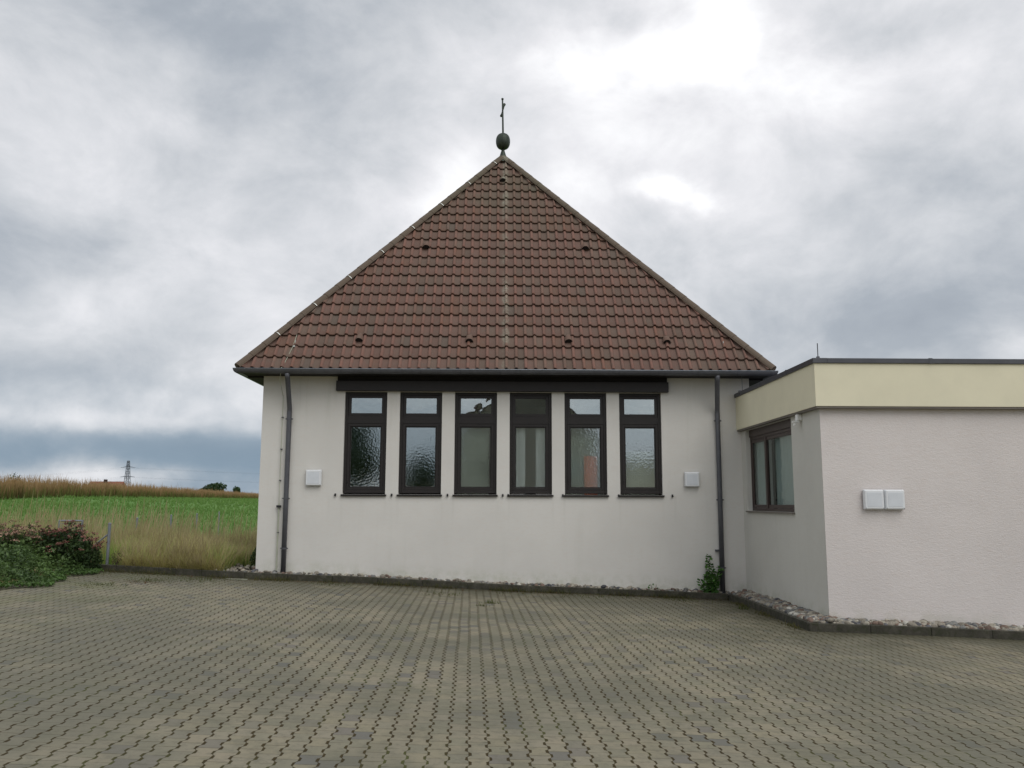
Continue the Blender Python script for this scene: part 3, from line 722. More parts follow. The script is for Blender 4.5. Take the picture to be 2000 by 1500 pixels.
cp = b.build('roof_edge_cap', M['cap'], annex, bevel=.006)
for y in (17.2, 15.6): MB().box(FX - .034, FX + .225, y, y + .06, zf1 + .0, zf1 + .0945).build('cap_joint', M['cap'], cp)
for x in (7.4, 9.9): MB().box(x, x + .06, FY - .034, FY + .225, zf1, zf1 + .0945).build('cap_joint', M['cap'], cp)
# window in the annex side wall
b = MB(); X0 = AX + .10; y0, y1, z0, z1 = 15.853, 18.817, 1.763, 3.537
def fy(bb, ya, yb_, za, zb, w, xa, xb):
    bb.box(xa, xb, ya, ya + w, za, zb); bb.box(xa, xb, yb_ - w, yb_, za, zb); bb.box(xa, xb, ya + w, yb_ - w, zb - w, zb); bb.box(xa, xb, ya + w, yb_ - w, za, za + w)
b.box(X0 - .02, X0 + .06, y0, y1, z1 - .16, z1)      # shutter box
fy(b, y0, y1, z0, z1 - .163, .06, X0, X0 + .06)
ym = 17.72
fy(b, y0 + .063, ym + .03, z0 + .063, z1 - .226, .07, X0 + .008, X0 + .052); fy(b, ym + .034, y1 - .063, z0 + .063, z1 - .226, .07, X0 + .008, X0 + .052)
b.box(X0 - .006, X0 + .007, ym - .02, ym + .09, z0 + .06, z1 - .22)
aw = b.build('window', M['brown2'], annex, bevel=.003)
b = MB(); b.box(X0 + .025, X0 + .03, y0 + .135, ym - .042, z0 + .135, z1 - .30); b.build('pane', M['glass_annex'], aw)
b = MB(); b.box(X0 + .025, X0 + .03, ym + .106, y1 - .135, z0 + .135, z1 - .30); b.build('pane', M['glass_annex'], aw)
b = MB(); b.box(AX - .05, X0 + .0, y0 - .02, y1 + .02, z0 - .035, z0 - .004); b.build('window_sill', M['stonesill'], aw)
def curtain_y(y0, y1, x, label):
    n = int((y1 - y0) / .03); ys = np.linspace(y0, y1, n); V = []
    for z in (1.8, 3.4):
        for y in ys: V.append((x + .025 * math.sin(y * 40) + .012 * math.sin(y * 17), y, z))
    V += [(p[0] + .004, p[1], p[2]) for p in V]
    F = [(k, k + 1, n + k + 1, n + k) for k in range(n - 1)] + [(2 * n + k + 1, 2 * n + k, 3 * n + k, 3 * n + k + 1) for k in range(n - 1)]
    tag(np_mesh('curtain', V, F, M['curtain'], smooth=True), label, 'curtain', 'curtains in the annex window')
curtain_y(15.9, 17.42, AX + .21, 'white net curtain in the wide sash of the annex window')
curtain_y(17.80, 18.78, AX + .21, 'white net curtain in the narrow sash of the annex window')
# light sensor
sn = empty('motion_sensor', (AX, 15.3, 3.4), 'small white sensor under the fascia beside the annex window', 'sensor')
b = MB(); b.box(AX - .09, AX, 15.24, 15.36, 3.42, 3.535); b.build('housing', M['white'], sn, bevel=.012)
b = MB(); b.box(AX - .16, AX - .05, 15.26, 15.34, 3.385, 3.415); b.tube([(AX - .12, 15.3, 3.40), (AX - .12, 15.3, 3.33)], .028, 10); b.build('sensor_head', M['white'], sn)
wall_lamp(6.17, 1.82, AY, .71, .345, 'double white lamp on the annex front wall', 2)
b = MB(); b.tube([(5.50, 14.30, 4.38), (5.50, 14.30, 4.67)], .008, 6); b.lathe((5.50, 14.30, 4.405), [(.035, 0), (.03, .03), (.005, .04)], 8); b.build('lightning_rod', M['cap'], annex)
b = MB(); b.tube([(FX + .05, 18.75, 4.40), (FX + .04, 18.72, 4.86)], .007, 6); b.box(FX - .04, FX + .06, 18.70, 18.76, 4.33, 4.43); b.build('lightning_rod', M['cap'], annex)

# ------------------------------------------------------------------ vegetation helpers
def blades(P, H, Wd, lean, cb, ct, seg=3, headw=None, hc=None):
    """P (n,3) bases, H heights, Wd widths, lean (n,2) tip offsets; colours base/tip (n,3)"""
    n = len(P); ang = RNG.uniform(0, math.pi, n); wx, wy = np.cos(ang), np.sin(ang)
    lv = []; cv = []
    for k in range(seg + 1):
        t = k / seg; w = Wd * (1 - .75 * t)
        if headw is not None and k >= seg - 1: w = np.where(headw > 0, headw, w)
        if k == seg: w = w * .25
        cx = P[:, 0] + lean[:, 0] * t ** 1.8; cy = P[:, 1] + lean[:, 1] * t ** 1.8; cz = P[:, 2] + H * (t - .12 * t * t * np.minimum(1, np.hypot(lean[:, 0], lean[:, 1]) / H))
        c = cb * (1 - t) + ct * t
        if hc is not None and k >= seg - 1: c = np.where((headw > 0)[:, None], hc, c)
        for s in (-.5, .5):
            lv.append(np.stack([cx + wx * w * s, cy + wy * w * s, cz], 1)); cv.append(c)
    m = 2 * (seg + 1); V = np.stack(lv, 1).reshape(-1, 3); C = np.stack(cv, 1).reshape(-1, 3)
    b0 = (np.arange(n) * m)[:, None]; F = np.concatenate([b0 + np.array([2 * k, 2 * k + 1, 2 * k + 3, 2 * k + 2]) for k in range(seg)], 0)
    return V, F, C
def join(parts):
    V = []; F = []; C = []; k = 0
    for v, f, c in parts: V.append(v); F.append(f + k); C.append(c); k += len(v)
    return np.concatenate(V), np.concatenate(F), np.concatenate(C)
def leaves(C0, size, cols, flat=0.0, aspect=.55):
    """rhombus leaves at centres C0 (n,3)"""
    n = len(C0); a = RNG.normal(size=(n, 3)); a[:, 2] *= (1 - flat); a /= np.linalg.norm(a, axis=1)[:, None]
    r = RNG.normal(size=(n, 3)); b_ = np.cross(a, r); b_ /= np.linalg.norm(b_, axis=1)[:, None]
    if flat: b_[:, 2] *= (1 - flat)
    s = np.asarray(size).reshape(-1, 1) * np.ones((n, 1))
    nn = np.cross(a, b_)
    V = np.stack([C0 - a * s, C0 + b_ * s * aspect + nn * s * .12, C0 + a * s, C0 - b_ * s * aspect + nn * s * .12], 1).reshape(-1, 3)
    F = (np.arange(n) * 4)[:, None] + np.arange(4)
    return V, F, np.repeat(cols, 4, 0)
def colr(n, lo, hi, pw=1.0):
    t = RNG.uniform(0, 1, (n, 1)) ** pw; return np.array(lo) * (1 - t) + np.array(hi) * t
def in_ell(n, c, r, shell=.5):
    d = RNG.normal(size=(n, 3)); d /= np.linalg.norm(d, axis=1)[:, None]; q = RNG.uniform(shell ** 3, 1, n) ** (1 / 3)
    return np.array(c) + d * q[:, None] * np.array(r)

# tall dry grass beside the church
def tall_grass():
    parts = []
    def band(n, x0, x1, y0, y1, h0, h1, wlo, whi, lo, hi, tlo, thi, heads=.3, leanamp=.16, mask=None, drift=.08, drifty=0.0, green=0.0):
        x = RNG.uniform(x0, x1, n); y = RNG.uniform(y0, y1, n)
        if mask is not None: k = mask(x, y); x, y = x[k], y[k]; n = len(x)
        P = np.stack([x, y, gz(x, y) - .03], 1); patch = .82 + .22 * np.sin(x * 1.3 + 2 * np.sin(y * .9)) * np.cos(y * .8 + x * .6)
        H = RNG.uniform(h0, h1, n) * patch; L = RNG.normal(0, leanamp, (n, 2)) * H[:, None]; L[:, 0] += drift * H; L[:, 1] += drifty * H
        hd = np.where(RNG.uniform(0, 1, n) < heads, RNG.uniform(.010, .022, n), 0)
        cb_, ct_ = colr(n, lo, hi), colr(n, tlo, thi)
        cb_ = cb_ * np.array((.95, 1.07, 1.0)); ct_ = ct_ * np.array((.97, 1.05, 1.0))
        if green:
            gm = np.clip(np.sin(x * 1.9 + 1.2) * np.cos(y * 1.3 + x * .5) * 1.6 + .25 + RNG.normal(0, .25, n), 0, 1)[:, None] * green
            cb_ = cb_ * (1 - gm) + gm * colr(n, (.20, .32, .07), (.34, .46, .12)); ct_ = ct_ * (1 - gm * .7) + gm * .7 * colr(n, (.34, .46, .13), (.52, .60, .22))
        parts.append(blades(P, H, RNG.uniform(wlo, whi, n), L, cb_, ct_, 3, hd, colr(n, (.36, .29, .15), (.50, .42, .25))))
    def notstones(x, y): return ~((x > -6.15) & (y < 20.8))
    def clear(x, y): return notstones(x, y) & ~((x < -8.3) & (y < 19.6))
    band(8000, -8.75, -5.45, 19.10, 21.5, .55, .98, .006, .013, (.42, .37, .14), (.60, .51, .21), (.66, .57, .25), (.90, .78, .42), .4, .20, clear, green=.8)
    band(6500, -9.6, -5.45, 20.5, 25.0, .70, 1.08, .007, .015, (.30, .31, .10), (.46, .43, .16), (.62, .57, .25), (.88, .78, .42), .5, .13, green=.5)
    def gp(x, y): return (np.sin(x * 1.5 + .4) * np.cos(y * 1.1) > .0)
    band(9500, -9.0, -5.5, 19.15, 22.5, .45, .9, .008, .018, (.16, .25, .05), (.28, .38, .09), (.30, .41, .10), (.52, .56, .20), .0, .2, lambda x, y: clear(x, y) & gp(x, y))
    band(4500, -8.9, -6.1, 19.05, 19.5, .25, .65, .006, .013, (.36, .30, .11), (.54, .44, .18), (.58, .49, .21), (.78, .65, .33), .2, .30, clear, .08, -.45)
    band(5500, -15.5, -9.0, 19.9, 26.0, .60, 1.15, .007, .014, (.16, .21, .06), (.30, .30, .10), (.38, .40, .15), (.52, .50, .24), .35, .14)
    band(1500, -19, -6, 22.0, 31.0, .85, 1.40, .006, .011, (.20, .25, .08), (.32, .33, .13), (.42, .45, .20), (.58, .56, .30), .9, .09)
    band(330, -14, -7, 19.8, 24.0, 1.25, 1.85, .006, .010, (.22, .26, .10), (.32, .34, .14), (.46, .48, .24), (.60, .57, .34), 1.0, .07)
    band(30000, -36, -6, 23.5, 52, .10, .28, .02, .05, (.10, .18, .04), (.15, .25, .065), (.15, .26, .065), (.27, .37, .12), .0, .3)
    band(26000, -60, -14, 52, 150, .10, .30, .05, .14, (.11, .19, .045), (.15, .25, .065), (.16, .27, .07), (.26, .37, .12), .0, .3)
    V, F, C = join(parts); o = np_mesh('tall_grass', V, F, M['grassm'], col=C)
    tag(o, 'tall straw coloured meadow grass with green patches', kind='stuff')
tall_grass()

# brown seeding crop beyond the meadow
def crop():
    parts = []
    def edge(t): return -30 - 15 * t, 51 + 103 * t
    def layer(n, off0, off1, h0, h1, w0, w1, lo, hi, tlo, thi, pw=1.0):
        t = RNG.uniform(-.45, 1.5, n) ; t = -.45 + 1.95 * ((t + .45) / 1.95) ** 1.25; off = RNG.uniform(off0, off1, n)
        ex_, ey_ = edge(t); x = ex_ - off * .985 + RNG.normal(0, .1, n); y = ey_ + off * .17 + .35 * off
        P = np.stack([x, y, gz(x, y)], 1); sc = 1 + .10 * np.sin(t * 61) + .07 * np.sin(t * 143 + 1)
        H = RNG.uniform(h0, h1, n) * sc
        parts.append(blades(P, H, RNG.uniform(w0, w1, n) * (1 + np.clip(t, 0, 2) * .8), RNG.normal(0, .12, (n, 2)) * H[:, None], colr(n, lo, hi), colr(n, tlo, thi), 3))
    layer(13000, 0, 1.5, .7, 1.35, .03, .09, (.075, .075, .025), (.15, .12, .045), (.34, .22, .10), (.50, .33, .17))
    layer(11000, 1.5, 8, 1.35, 1.62, .03, .08, (.17, .12, .05), (.26, .18, .08), (.40, .25, .125), (.54, .36, .19))
    layer(12000, 8, 30, 1.45, 1.60, .05, .11, (.20, .14, .07), (.28, .20, .09), (.40, .25, .125), (.54, .36, .19))
    layer(5000, -.3, .8, .3, .95, .04, .10, (.07, .10, .025), (.13, .16, .04), (.12, .15, .04), (.30, .26, .09))
    layer(160, 1, 12, 1.7, 2.1, .02, .035, (.10, .10, .05), (.13, .12, .06), (.12, .12, .07), (.16, .14, .08))
    V, F, C = join(parts); o = np_mesh('crop_field', V, F, M['grassm'], col=C)
    tag(o, 'brown ripe crop standing along the far side of the meadow', kind='stuff')
crop()

# flowering shrubs in front of the fence
def shrub(name, blobs, nleaf, lsize, lo, hi, label, cat, group=None, flowers=0, flo=(.25, .09, .08), fhi=(.45, .24, .20), stems=40, zmin=None):
    cx = np.mean([q[0] for q in blobs]); cy = np.mean([q[1] for q in blobs]); root = empty(name, (cx, cy, g1(cx, cy)), label, cat, group)
    tot = sum(q[3] * q[5] for q in blobs); Cc = []
    for (x, y, z, rx, ry, rz) in blobs:
        n = int(nleaf * rx * rz / tot); p = in_ell(n, (x, y, z), (rx, ry, rz), .45)
        ph = RNG.uniform(0, 6, 3); lump = .86 + .16 * np.sin(p[:, 0] * 7 + ph[0]) * np.sin(p[:, 2] * 8 + ph[1]) + .08 * np.sin(p[:, 1] * 11 + ph[2])
        p = np.array((x, y, z)) + (p - np.array((x, y, z))) * lump[:, None]; Cc.append(p)
    Cc = np.concatenate(Cc); Cc = Cc[Cc[:, 2] > gz(Cc[:, 0], Cc[:, 1]) + .01]
    clump = .5 + .5 * np.sin(Cc[:, 0] * 5.3) * np.sin(Cc[:, 2] * 6.1 + Cc[:, 1] * 3); t = np.clip(RNG.uniform(0, .65, len(Cc)) + .35 * clump, 0, 1)[:, None]
    col = np.array(lo) * (1 - t) + np.array(hi) * t
    V, F, C = leaves(Cc, RNG.uniform(.7, 1.3, len(Cc)) * lsize, col); np_mesh('foliage', V, F, M['leaf'], root, col=C)
    b = MB()
    for _ in range(stems):
        x, y, z, rx, ry, rz = random.choice(blobs); e = in_ell(1, (x, y, z), (rx, ry, rz), .5)[0]; sx_ = cx + (x - cx) * .8 + random.uniform(-.15, .15); sy_ = cy + (y - cy) * .8
        b.tube([(sx_, sy_, g1(sx_, sy_) - .02), ((sx_ + e[0]) / 2, (sy_ + e[1]) / 2, (g1(sx_, sy_) + e[2]) / 2), tuple(e)], [.010, .007, .003], 5)
    b.build('stem', M['bark'], root)
    if flowers:
        k = 0; parts = []; sprig = []; sb = MB()
        for _ in range(flowers):
            q = random.choices(blobs, weights=[w[3] for w in blobs])[0]; th = random.uniform(0, 2 * math.pi); rr = math.sqrt(random.random()) * 1.05
            ux, uy = math.cos(th) * rr, math.sin(th) * rr; ztop = q[2] + .02 + q[5] * math.sqrt(max(0, 1 - min(rr, 1) ** 2)) * random.uniform(.7, 1.15) + random.uniform(-.05, .22)
            c = np.array((q[0] + ux * q[3], q[1] + uy * q[4], ztop)); n = 26; r = random.uniform(.04, .085)
            p = c + np.stack([RNG.normal(0, r * .6, n), RNG.normal(0, r * .6, n), RNG.normal(0, r * .22, n)], 1)
            o_ = np.array((q[0] + ux * q[3] * .35, q[1] + uy * q[4] * .35, q[2] - q[5] * .3)); tt = RNG.uniform(.45, 1.0, 16)[:, None]
            sprig.append(o_ + (c - o_) * tt + RNG.normal(0, .035, (16, 3))); sb.tube([tuple(o_), tuple((o_ + c) / 2 + np.array((.01, 0, .02))), tuple(c)], [.006, .004, .003], 4)
            cc_ = colr(1, flo, fhi)[0]; parts.append(leaves(p, RNG.uniform(.010, .022, n), np.clip(cc_ * RNG.uniform(.75, 1.25, (n, 1)), 0, 1), .3, .9))
        V, F, C = join(parts); np_mesh('flower_heads', V, F, M['petal'], root, col=C)
        sp = np.concatenate(sprig); V, F, C = leaves(sp, RNG.uniform(.6, 1.2, len(sp)) * lsize * .8, colr(len(sp), lo, hi)); np_mesh('sprig', V, F, M['leaf'], root, col=C); sb.build('flower_stalks', M['bark'], root)
    return root
def B(x, y, h, rx, ry, rz): return (x, y, g1(x, y) + h, rx, ry, rz)
shrub('flowering_shrub', [B(-9.05, 18.3, .40, .46, .45, .42), B(-8.75, 18.4, .30, .34, .4, .34), B(-9.45, 18.3, .42, .40, .4, .42), B(-9.15, 18.4, .64, .36, .3, .26), B(-8.85, 18.3, .56, .26, .25, .22), B(-9.5, 18.2, .62, .2, .2, .2)], 7000, .042, (.018, .038, .013), (.075, .125, .036),
      'dark green shrub with dusty red flat flower heads beside the diagonal fence post', 'shrub', 'flowering shrubs', 95, (.17, .065, .05), (.36, .18, .15), stems=70)
shrub('flowering_shrub', [B(-10.2, 17.9, .40, .55, .5, .44), B(-10.9, 17.9, .40, .6, .5, .48), B(-9.8, 18.0, .40, .40, .4, .42)], 7500, .042, (.030, .062, .020), (.13, .20, .055),
      'lighter green shrub with fading pink flower heads at the left picture edge', 'shrub', 'flowering shrubs', 130, (.20, .10, .08), (.44, .29, .21), stems=70)
def groundcover():
    parts = []; n = 46000
    x = RNG.uniform(-12.5, -7.7, n); y = RNG.uniform(11.5, 18.6, n)
    edge = -8.28 + .22 * np.sin(y * 2.1) + .10 * np.sin(y * 5.3 + 1) + np.where(y > 17.4, (y - 17.4) * -.25, 0)
    d = edge - x; k = (d > 0); x, y, d = x[k], y[k], d[k]; n = len(x)
    top = np.minimum(.08 + .50 * sst(d, 0, 1.3) + .10 * np.sin(x * 3.1 + y * 1.7) * sst(d, .1, .8) + .12 * np.sin(y * 4.1 + x * 2.6) * sst(d, .1, .8), .7) * (1 - .0 * y)
    z = gz(x, y) + top * RNG.uniform(.15, 1.0, n) ** .5 + .10 * sst(d, .2, .8) * (RNG.uniform(0, 1, n) > .93) * RNG.uniform(.3, 1, n)
    cl_ = (.5 + .5 * np.sin(x * 4 + 1) * np.sin(y * 3.3))[:, None]; t = np.clip(RNG.uniform(0, .6, (n, 1)) + .4 * cl_, 0, 1)
    nearedge = sst(.45 - d, 0, .4)[:, None]
    col = (np.array((.028, .060, .018)) * (1 - t) + np.array((.145, .235, .065)) * t) * (1 - nearedge) + nearedge * (np.array((.08, .15, .035)) * (.6 + .7 * t))
    parts.append(leaves(np.stack([x, y, z], 1), RNG.uniform(.022, .050, n), col, .25))
    V, F, C = join(parts); tag(np_mesh('groundcover', V, F, M['leaf'], col=C), 'low leafy green ground cover spilling onto the paving at the left', kind='stuff')
groundcover()
shrub('shrub', [B(-5.62, 20.4, .34, .22, .3, .34), B(-5.58, 20.5, .60, .14, .25, .24)], 1500, .035, (.03, .055, .018), (.09, .13, .04), 'dark green shrub tucked against the left corner of the church', 'shrub')
# dried flower stalk by the fence post
shrub('plant', [B(-8.42, 19.1, .27, .12, .1, .16)], 160, .02, (.08, .07, .03), (.14, .12, .05), 'small dried plant at the kerb right of the braced fence post', 'plant', None, 0, stems=6)

# sapling, seedling, weeds
def sapling(x, y, shoots, label, ls=.045, per=26, lo=(.035, .10, .02), hi=(.12, .26, .055)):
    g = g1(x, 18.9) + .08; root = empty('sapling', (x, y, g), label, 'plant'); b = MB(); pts = []; 
    for dx, dy, h, den in shoots:
        b.tube([(x + dx * .2, y, g), (x + dx * .8, y + dy * .5, g + h * .6), (x + dx, y + dy, g + h)], [.008, .006, .003], 5)
        n = int(per * h / .3 * den); t = RNG.uniform(.08, 1.0, n); t = np.round(t * h / .055) * .055 / h
        sp = (.115 * (1.15 - t) ** .8 + .015) ; a = RNG.uniform(0, 6.28, n)
        pts.append(np.stack([x + dx * (.2 + .8 * t) + np.cos(a) * sp, y + dy * t + np.sin(a) * sp * .6 - .01, g + h * t + RNG.normal(0, .012, n)], 1))
    P = np.concatenate(pts); P[:, 1] = np.minimum(P[:, 1], YF - .02); V, F, C = leaves(P, RNG.uniform(.7, 1.2, len(P)) * ls, colr(len(P), lo, hi), .35, .7)
    np_mesh('foliage', V, F, M['leaf'], root, col=C); b.build('stem', M['bark'], root)
sapling(4.66, 19.0, [(.0, 0, .86, 1.3), (.06, -.02, .55, 1.6), (-.08, -.03, .50, 1.2), (-.22, -.02, .34, .5), (.20, -.02, .60, .9), (.13, -.02, .42, 1.3), (.26, -.02, .55, .5)], 'leafy green sapling growing from the pebbles beside the right downpipe', .050, 30)
sapling(3.42, 19.02, [(-.05, 0, .17, .8), (.07, 0, .17, .8)], 'tiny green seedling against the church wall left of the larger sapling', .028, 22)
def weeds():
    parts = []
    n = 5200; x = RNG.uniform(-8.6, 5.0, n); y = 18.84 - np.abs(RNG.normal(0, .10, n)) - np.where(RNG.uniform(0, 1, n) < .25, RNG.exponential(.35, n), 0)
    dens = (np.sin(x * 2.2) + np.sin(x * 5.1 + 1) + RNG.normal(0, .6, n)) > .2; x, y = x[dens], y[dens]; n = len(x)
    P = np.stack([x, y, gz(x, y)], 1); parts.append(blades(P, RNG.uniform(.02, .12, n), RNG.uniform(.005, .012, n), RNG.normal(0, .03, (n, 2)), colr(n, (.04, .05, .015), (.09, .08, .03)), colr(n, (.09, .12, .03), (.22, .19, .08)), 2))
    n = 900; y = RNG.uniform(14.1, 18.8, n); x = 5.0 - np.abs(RNG.normal(0, .07, n)); k = np.sin(y * 4) + RNG.normal(0, .5, n) > .3; x, y = x[k], y[k]; n = len(x)
    P = np.stack([x, y, gz(x, y)], 1); parts.append(blades(P, RNG.uniform(.02, .09, n), RNG.uniform(.005, .012, n), RNG.normal(0, .03, (n, 2)), colr(n, (.05, .05, .02), (.10, .09, .03)), colr(n, (.12, .14, .04), (.25, .21, .08)), 2))
    for cx_, cy_, r_, n, hi_ in [(-.15, 16.3, .14, 70, .10), (-1.1, 17.6, .4, 90, .06), (-6.9, 17.4, .45, 200, .07), (-7.4, 16.3, .5, 180, .06), (-6.2, 18.0, .6, 220, .07), (3.9, 18.2, .5, 120, .06), (4.8, 16.9, .12, 60, .13), (-3.5, 18.3, .5, 120, .06), (1.9, 18.4, .6, 140, .06), (-.3, 15.7, .1, 30, .08)]:
        x = RNG.normal(cx_, r_ * .5, n); y = RNG.normal(cy_, r_ * .5, n); y = np.minimum(y, 18.82); P = np.stack([x, y, gz(x, y)], 1)
        parts.append(blades(P, RNG.uniform(.02, hi_, n), RNG.uniform(.005, .012, n), RNG.normal(0, .03, (n, 2)), colr(n, (.05, .07, .02), (.09, .10, .03)), colr(n, (.10, .15, .035), (.22, .22, .08)), 2))
    # dry leaf litter
    x = np.concatenate([RNG.normal(-7.0, .25, 220), RNG.uniform(-8.4, 5, 1500)]); y = np.concatenate([RNG.normal(17.0, .22, 220), 18.8 - np.abs(RNG.normal(0, .16, 1500))]); n = len(x)
    parts.append(leaves(np.stack([x, y, gz(x, y) + .012], 1), RNG.uniform(.010, .025, n), colr(n, (.07, .035, .02), (.20, .12, .06)), .85))
    V, F, C = join(parts); tag(np_mesh('weeds', V, F, M['grassm'], col=C), 'small weeds and dry litter along the kerb and in the joints', kind='stuff')
weeds()
b = MB(); zs_ = g1(-5.6, 18.55) + .012
b.tube([(-5.85, 18.62, zs_), (-5.38, 18.60, zs_ - .012)], .007, 6); tag(b.build('stick', M['wirepale']), 'thin pale stick lying on the paving at the foot of the kerb', 'stick')

# ------------------------------------------------------------------ fence posts and gate
def post(x, y, top, label, w=.045, brace=False):
    g = g1(x, y); o = empty('fence_post', (x, y, g), label, 'fence post', 'grey fence posts in the grass')
    b = MB(); b.tube([(x, y, g - .05), (x, y, top)], w / 2 * 1.25, 10); b.lathe((x, y, top), [(w * .7, -.01), (w * .7, .01), (.001, .03)], 10); b.build('shaft', M['galv'], o)
    if brace: b = MB(); b.tube([(x - .01, y, top - .22), (x - .62, y + .05, top - .72), (x - .95, y + .06, g)], .017, 8); b.build('brace', M['galv'], o)
P_ = lambda px, Y: (CM.to_3x3() @ Vector(((px - 1000) / 1650, -(1000 - 750) / 1650, -1)))
pxx = lambda px, Y: P_(px, Y).x * Y / P_(px, Y).y
post(pxx(216, 19.25), 19.25, 1.43, 'grey metal fence post with a diagonal brace beside the flowering shrub', .052, True)
post(pxx(269, 23.4), 23.4, 1.47, 'second fence post from the left, half sunk in dry grass')
post(pxx(335, 26.8), 26.8, 1.50, 'third fence post from the left, in the middle of the dry grass')
post(pxx(385, 30), 30.0, 1.50, 'fourth fence post from the left, above the dry grass')
post(pxx(428, 34), 34.0, 1.52, 'farthest fence post, faint above the grass near the church')
gt = empty('garden_gate', (-10.0, 20.4, g1(-10, 20.4)), 'grey tubular metal gate frame half hidden behind the flowering shrub', 'gate')
zg = g1(-10, 20.4); b = MB()
b.tube([(-10.38, 20.4, zg), (-10.38, 20.4, 1.47), (-9.82, 20.35, 1.47), (-9.82, 20.35, zg)], .028, 8); b.build('gate_frame', M['galv'], gt)
b = MB()
for k in range(1, 9): b.tube([(-10.38 + k * .062, 20.4 - k * .0055, zg + .1), (-10.38 + k * .062, 20.4 - k * .0055, 1.46)], .004, 5)
for k in range(6): b.tube([(-10.38, 20.4, zg + .15 + k * .16), (-9.82, 20.35, zg + .15 + k * .16)], .004, 5)
b.build('gate_mesh', M['galv'], gt)

# ------------------------------------------------------------------ far things
def at(px, py, Y):
    d = CM.to_3x3() @ Vector(((px - 1000) / 1650, -(py - 750) / 1650, -1)); return Vector((0, 0, 1.92)) + d * (Y / d.y)
# pylon
c = at(251, 900, 420); pz = c.z; py_ = empty('electricity_pylon', (c.x, 420, 1.5), 'lattice steel electricity pylon on the horizon', 'pylon')
b = MB(); hw = lambda z: .40 + (pz - z) * .062
lv = [1.5] + list(np.linspace(4, pz - 3.6, 7)) + [pz]
for sx_, sy_ in ((-1, -1), (1, -1), (1, 1), (-1, 1)):
    b.tube([(c.x + sx_ * hw(z), 420 + sy_ * hw(z), z) for z in lv], .15, 5)
for z0_, z1_ in zip(lv[:-1], lv[1:]):
    for sy_ in (-1, 1):
        b.tube([(c.x - hw(z0_), 420 + sy_ * hw(z0_), z0_), (c.x + hw(z1_), 420 + sy_ * hw(z1_), z1_)], .085, 4); b.tube([(c.x + hw(z0_), 420 + sy_ * hw(z0_), z0_), (c.x - hw(z1_), 420 + sy_ * hw(z1_), z1_)], .085, 4)
        b.tube([(c.x - hw(z1_), 420 + sy_ * hw(z1_), z1_), (c.x + hw(z1_), 420 + sy_ * hw(z1_), z1_)], .07, 4)
b.build('lattice_mast', M['pylon'], py_)
for za in (pz - 3.1, pz - 7.7):
    b = MB(); b.tube([(c.x - 3.6, 420, za - .25), (c.x - 1, 420, za + .1), (c.x + 1, 420, za + .1), (c.x + 3.6, 420, za - .25)], [.07, .13, .13, .07], 5)
    b.tube([(c.x - 3.6, 420, za - .25), (c.x, 420, za + .5), (c.x + 3.6, 420, za - .25)], .05, 4); b.build('cross_arm', M['pylon'], py_)
b = MB()
for dx, za in ((-3.6, pz - 3.4), (3.6, pz - 3.4), (-3.6, pz - 8.0), (3.6, pz - 8.0)):
    b = MB()
    for e in ((-260, 300, 12), (330, 330, 14)):
        pts = [(c.x + dx + e[0] * t, 420 + (e[1] - 120) * t, za + e[2] * t * .3 - 12 * 4 * t * (1 - t) * .35) for t in np.linspace(0, 1, 12)]; b.tube(pts, .014, 4)
    b.build('power_line', M['pylon'], py_)
# far house, only its red roof above the crop
h0 = at(165, 938, 260); h1 = at(231, 938, 260); zt_ = h0.z - .25
fh = empty('farmhouse', ((h0.x + h1.x) / 2, 264, 1.5), 'distant farmhouse whose red roof just clears the crop', 'house')
b = MB(); b.box(h0.x + .3, h1.x - .3, 260.3, 267.7, 1.2, zt_ - 3.0); b.build('wall', M['white'], fh)
b = MB(); x0, x1 = h0.x, h1.x; b.add([(x0, 260, zt_ - 3.2), (x1, 260, zt_ - 3.2), (x1, 268, zt_ - 3.2), (x0, 268, zt_ - 3.2), (x0, 264, zt_), (x1, 264, zt_)], [(0, 1, 5, 4), (2, 3, 4, 5), (0, 4, 3), (1, 2, 5), (0, 3, 2, 1)])
rf = b.build('roof', simple('red_roof', (.24, .085, .06), .8, .2, 1.5), fh)
cx_ = at(207, 934, 263).x; b = MB(); b.box(cx_ - .4, cx_ + .4, 262.5, 263.3, zt_ - 1.5, zt_ + .6); b.build('chimney', simple('dark_brick', (.05, .03, .028), .9), rf)
def far_tree(px, top, Y, w, label, lo=(.020, .050, .015), hi=(.065, .13, .035), n=1600, ls=.35, group='far trees on the horizon', asp=.62, name='tree', base=None):
    t = at(px, top, Y); g = g1(t.x, Y) if base is None else base; h = t.z - g; root = empty(name, (t.x, Y, g), label, 'tree', group); cz = g + h * (1 - asp / 2) ; rz = h * asp / 2
    parts = []
    for k in range(9):
        a = random.uniform(0, 6.28); rr = random.uniform(.15, .6) * w / 2; c_ = (t.x + math.cos(a) * rr, Y + math.sin(a) * rr, cz + random.uniform(-.5, .45) * rz); m_ = n // 9
        p = in_ell(m_, c_, (w * .26, w * .26, rz * .55), .3); dark = RNG.uniform(.6, 1.25)
        parts.append(leaves(p, RNG.uniform(.6, 1.2, m_) * ls, colr(m_, lo, hi) * dark, 0, .7))
    V, F, C = join(parts); np_mesh('crown', V, F, M['leaf'], root, col=C)
    b = MB(); b.tube([(t.x, Y, g - .2), (t.x + .1, Y, g + h * .4), (t.x, Y, g + h * .75)], [w * .035 + .05, w * .025 + .04, .05], 8)
    for k in range(5):
        a = k * 1.3; b.tube([(t.x, Y, g + h * .4), (t.x + math.cos(a) * w * .2, Y + math.sin(a) * w * .2, g + h * .62), (t.x + math.cos(a) * w * .32, Y + math.sin(a) * w * .32, g + h * .8)], [w * .02 + .03, .06, .03], 6)
    b.build('trunk', M['bark'], root); return root
